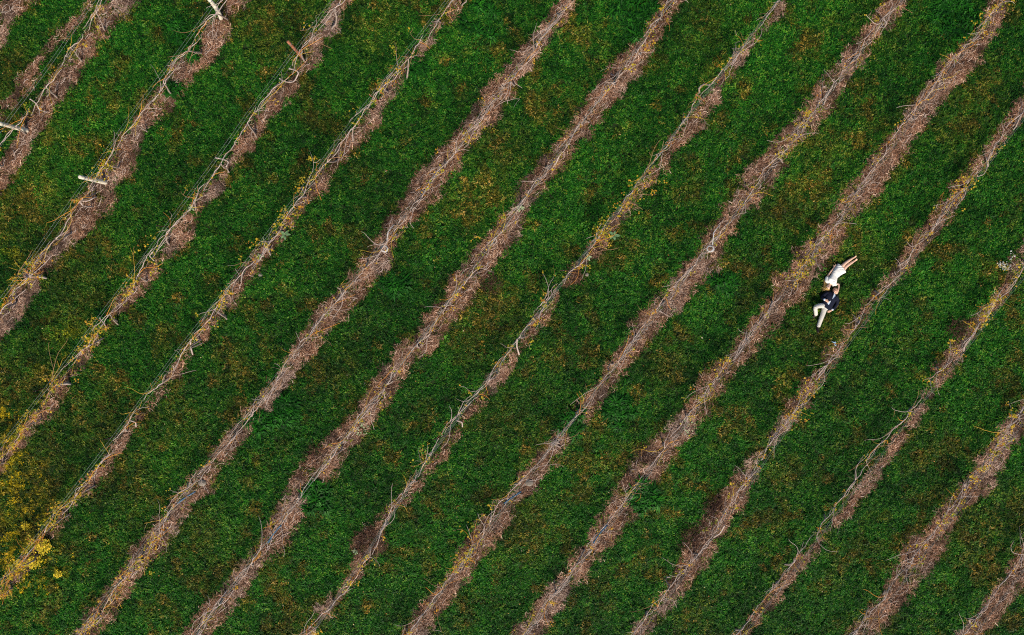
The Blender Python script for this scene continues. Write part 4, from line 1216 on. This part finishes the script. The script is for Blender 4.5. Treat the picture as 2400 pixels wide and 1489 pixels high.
# arm lying along the body (picture left) and arm reaching round the man's head
limb(mb, [(548, 560, .13), (515, 530, .12), (545, 455, .10), (578, 400, .09), (612, 358, .10), (640, 322, .11)], [.05, .05, .043, .036, .034, .025])
hand(mb, zm(640, 322, .11), zm(668, 288, .12), .17, thumb=-1)
limb(mb, [(632, 585, .13), (655, 592, .13), (690, 582, .14), (718, 586, .15), (714, 640, .19), (706, 685, .22)], [.05, .048, .040, .036, .032, .024])
hand(mb, zm(706, 685, .22), zm(686, 722, .23), .17, curl=.5, thumb=1)
remeshed(mb, 'body', M_skin_w, wroot, .006, 3)
mb = MB()
T = [zm(592, 577, .135), zm(602, 556, .145), zm(616, 523, .155), zm(645, 460, .145), zm(690, 400, .145), zm(735, 358, .14), zm(766, 330, .13)]
mb.loft(T, [.11, .185, .175, .135, .175, .205, .235], [.06, .095, .118, .098, .112, .108, .098], 22, 2.4)
for g in (-1, 1):
    mb.ball(zm(612 + g * 28, 530 + g * 22, .235), (.06, .06, .035))
limb(mb, [(560, 555, .14), (517, 532, .13), (532, 472, .105)], [.075, .068, .058])
limb(mb, [(618, 588, .14), (645, 594, .135), (677, 587, .14)], [.075, .066, .055])
dress = remeshed(mb, 'dress', M_dress, wroot, .008, 5)
v = np.zeros(len(dress.data.vertices) * 3); dress.data.vertices.foreach_get('co', v); v = v.reshape(-1, 3)
dd = zm(770, 328)[:2] - zm(600, 560)[:2]; dd /= np.linalg.norm(dd)
al = v[:, :2] @ dd; ac = v[:, 0] * -dd[1] + v[:, 1] * dd[0]
v[:, 2] += .005 * np.sin(ac * 40 + 9 * al + 14 * N1(al * 7 + 20, ac * 7 + 20)) * np.clip((al + .05) * 4, 0, 1) * (v[:, 2] > .12)
dress.data.vertices.foreach_set('co', v.reshape(-1)); dress.data.update()
hp = hc + wk * .025 - wf * .02
mb = MB()
ax = np.array([we, wf, wk])
mb.ball(hc + wk * .035 - wf * .035, (.088, .095, .092), ax, 18, 12)
remeshed(mb, 'hair', M_blond, wroot, .008, 2)
hm = MB()
for i in range(240):
    a0 = rng.uniform(-1.3, 1.3)
    st = hc + wk * (.05 + .05 * math.cos(a0)) + we * .08 * math.sin(a0) + wf * rng.uniform(-.05, .045)
    tgt = zm(rng.normal(482, 18), rng.normal(612, 34), rng.uniform(.06, .14)) if rng.random() < .8 else zm(rng.normal(545, 22), rng.normal(688, 9), rng.uniform(.06, .12))
    mdp = (st + tgt) / 2 + np.array([rng.normal(0, .015), rng.normal(0, .015), rng.uniform(0, .03)])
    tt = np.linspace(0, 1, 6)[:, None]
    hm.tube(st * (1 - tt) ** 2 + 2 * tt * (1 - tt) * mdp + tgt * tt ** 2, np.linspace(.008, .003, 6), 4)
ho = hm.build('hair_strands', M_blond, wroot, origin=worg); ho['kind'] = 'stuff'
face_parts(wroot, hc, we, wf, wk, .98, M_brown)
tag(wroot, 'person in a short white dress lying on the grass, blond hair spread, bare legs', 'person')

# --- man
mroot = empty('person', (*zm(560, 880)[:2], 0)); morg = np.array(mroot.location)
hc2 = zm(656, 682, .175)
crown = np.array([*wd(22, -50), 0.0]); crown = crown / np.linalg.norm(crown) + [0, 0, .25]
face = np.array([-.12, .12, 1.0])
mb = MB()
me_, mf, mk = head(mb, hc2, crown, face, 1.03)
limb(mb, [(648, 705, .14), (637, 730, .13), (625, 748, .13)], [.062, .062, .075])
mb.loft([zm(632, 738, .13), zm(614, 755, .135), zm(590, 800, .14), zm(545, 888, .135), zm(500, 940, .13)], [.09, .18, .185, .155, .15], [.06, .08, .10, .09, .09], 18)
limb(mb, [(545, 722, .14), (500, 750, .12), (450, 792, .10), (470, 815, .20), (496, 832, .27)], [.05, .048, .042, .036, .028])
hand(mb, zm(496, 832, .275), zm(552, 868, .285), .195, curl=.3, thumb=-1)
limb(mb, [(665, 795, .14), (690, 820, .12), (684, 900, .10), (650, 950, .10), (612, 992, .11)], [.05, .048, .042, .036, .028])
hand(mb, zm(612, 992, .115), zm(560, 1022, .12), .195, curl=.45, thumb=1)
limb(mb, [(468, 915, .13), (400, 930, .28), (345, 950, .40), (350, 1010, .26), (352, 1075, .09)], [.08, .07, .055, .05, .035])
limb(mb, [(500, 955, .13), (470, 1040, .13), (442, 1115, .14), (415, 1190, .11), (390, 1268, .09)], [.085, .07, .056, .05, .036])
remeshed(mb, 'body', M_skin, mroot, .006, 3)
# shirt
mb = MB()
mb.loft([zm(634, 734, .14), zm(614, 758, .15), zm(590, 800, .155), zm(545, 888, .15), zm(515, 935, .145)], [.085, .18, .195, .175, .165], [.072, .095, .118, .112, .108], 18, 2.3)
shirt = remeshed(mb, 'shirt', M_shirt, mroot, .008, 4)
for wr, dr in ((zm(496, 832, .272), zm(478, 822, .23)), (zm(612, 992, .113), zm(628, 974, .11))):
    d = wr - dr; d /= np.linalg.norm(d)
    MB().tube([wr - d * .055, wr - d * .01, wr + d * .012], [.044, .043, .042], 14).build('cuff', M_shirt, mroot, origin=morg)
# collar
for g in (-1, 1):
    a = zm(636 + g * 6, 730 + g * 4, .215); b_ = zm(640 + g * 22, 738 + g * 16, .2); c_ = zm(622 + g * 14, 757 + g * 10, .255)
    MB().add(np.array([a, b_, c_, a + [0, 0, -.012], b_ + [0, 0, -.012], c_ + [0, 0, -.012]]), [(0, 1, 2), (5, 4, 3), (0, 3, 4, 1), (1, 4, 5, 2), (2, 5, 3, 0)]).build('collar', M_shirt, mroot, origin=morg, smooth=False)
# jacket with an open front
mb = MB()
mb.loft([zm(628, 744, .14), zm(612, 758, .15), zm(590, 800, .155), zm(545, 888, .15), zm(505, 962, .14)], [.13, .215, .232, .212, .222], [.075, .108, .132, .127, .125], 22, 2.4)
limb(mb, [(545, 722, .15), (500, 748, .125), (447, 792, .11), (462, 812, .19), (482, 824, .24)], [.085, .078, .068, .060, .052])
limb(mb, [(665, 795, .15), (695, 822, .125), (688, 900, .115), (655, 950, .115), (624, 980, .115)], [.085, .078, .068, .060, .052])
ja = zm(655, 738)[:2]; jb = zm(556, 838)[:2]     # V from the collar to the button
jl, jr = zm(602, 710)[:2], zm(670, 754)[:2]
tail0, tail1, tail2 = zm(552, 845)[:2], zm(478, 880)[:2], zm(512, 925)[:2]


def in_tri(p, a, b_, c_):
    s1 = (b_[0] - a[0]) * (p[:, 1] - a[1]) - (b_[1] - a[1]) * (p[:, 0] - a[0])
    s2 = (c_[0] - b_[0]) * (p[:, 1] - b_[1]) - (c_[1] - b_[1]) * (p[:, 0] - b_[0])
    s3 = (a[0] - c_[0]) * (p[:, 1] - c_[1]) - (a[1] - c_[1]) * (p[:, 0] - c_[0])
    return ((s1 >= 0) & (s2 >= 0) & (s3 >= 0)) | ((s1 <= 0) & (s2 <= 0) & (s3 <= 0))


def jacket_cut(c_, n_):
    return (c_[:, 2] > .16) & (in_tri(c_, jl, jr, jb) | in_tri(c_, tail0, tail1, tail2)) & (n_[:, 2] > -.2)


remeshed(mb, 'jacket', M_navy, mroot, .008, 4, cut=jacket_cut, thick=.008)
for a, b_, w in ((jl, jb, -1), (jr, jb, 1)):
    t = np.linspace(0, 1, 7)[:, None]; p = a * (1 - t) + b_ * t
    dl_ = (b_ - a) / np.linalg.norm(b_ - a); nl_ = np.array([-dl_[1], dl_[0]]) * -w
    wid = np.array([.03, .045, .05, .042, .03, .016, .006])[:, None]
    hz_ = np.interp(t[:, 0], [0, .3, 1], [.235, .282, .292])[:, None]
    v = np.vstack([np.hstack([p, hz_]), np.hstack([p - nl_ * wid, hz_ - .004])]); v = np.vstack([v, v - [0, 0, .01]])
    f = []
    for i in range(6):
        f += [(i, i + 1, 8 + i, 7 + i), (21 + i, 22 + i, 15 + i, 14 + i), (14 + i, 15 + i, i + 1, i), (7 + i, 8 + i, 22 + i, 21 + i)]
    MB().add(v, f).build('lapel', M_navy, mroot, origin=morg)
# trousers
mb = MB()
mb.loft([zm(522, 905, .14), zm(500, 935, .14), zm(480, 958, .135)], [.17, .178, .165], [.105, .112, .10], 18, 2.3)
limb(mb, [(478, 925, .14), (400, 928, .29), (342, 950, .42), (350, 1010, .27), (354, 1066, .12)], [.10, .092, .078, .076, .070])
limb(mb, [(495, 955, .14), (470, 1040, .14), (444, 1115, .15), (416, 1190, .12), (392, 1258, .10)], [.105, .092, .082, .076, .072])
tr_ = remeshed(mb, 'trousers', M_trouser, mroot, .008, 4)
v = np.zeros(len(tr_.data.vertices) * 3); tr_.data.vertices.foreach_get('co', v); v = v.reshape(-1, 3)
v[:, 2] += .007 * np.sin(v[:, 0] * 60 + v[:, 1] * 75) * np.clip((N2(v[:, 0] * 6 + 40, v[:, 1] * 6 + 40) - .35) * 3, 0, 1)
tr_.data.vertices.foreach_set('co', v.reshape(-1)); tr_.data.update()
for p0, p1, p2, up in (((362, 1076, .09), (340, 1090, .06), (300, 1100, .055), (0, 0, 1)), ((392, 1262, .10), (376, 1282, .075), (390, 1350, .17), (-.5, .3, 1))):
    A, B, Cc = zm(*p0), zm(*p1), zm(*p2); m = MB()
    m.loft([A, B, (B + Cc) / 2, B * .25 + Cc * .75, Cc], [.042, .046, .050, .050, .034], [.045, .050, .042, .036, .022], 14, 2.3, up)
    remeshed(m, 'shoe', M_shoe, mroot, .006, 3)
mb = MB(); ax = np.array([me_, mf, mk])
mb.ball(hc2 + mk * .045 - mf * .030, (.084, .092, .088), ax, 18, 12)
mb.ball(hc2 + mk * .092 + mf * .030, (.062, .035, .030), ax, 14, 10)
remeshed(mb, 'hair', M_brown, mroot, .007, 2)
face_parts(mroot, hc2, me_, mf, mk, 1.03, M_brown)
tag(mroot, 'person in a navy jacket, pale blue shirt and stone trousers lying with one knee bent', 'person')
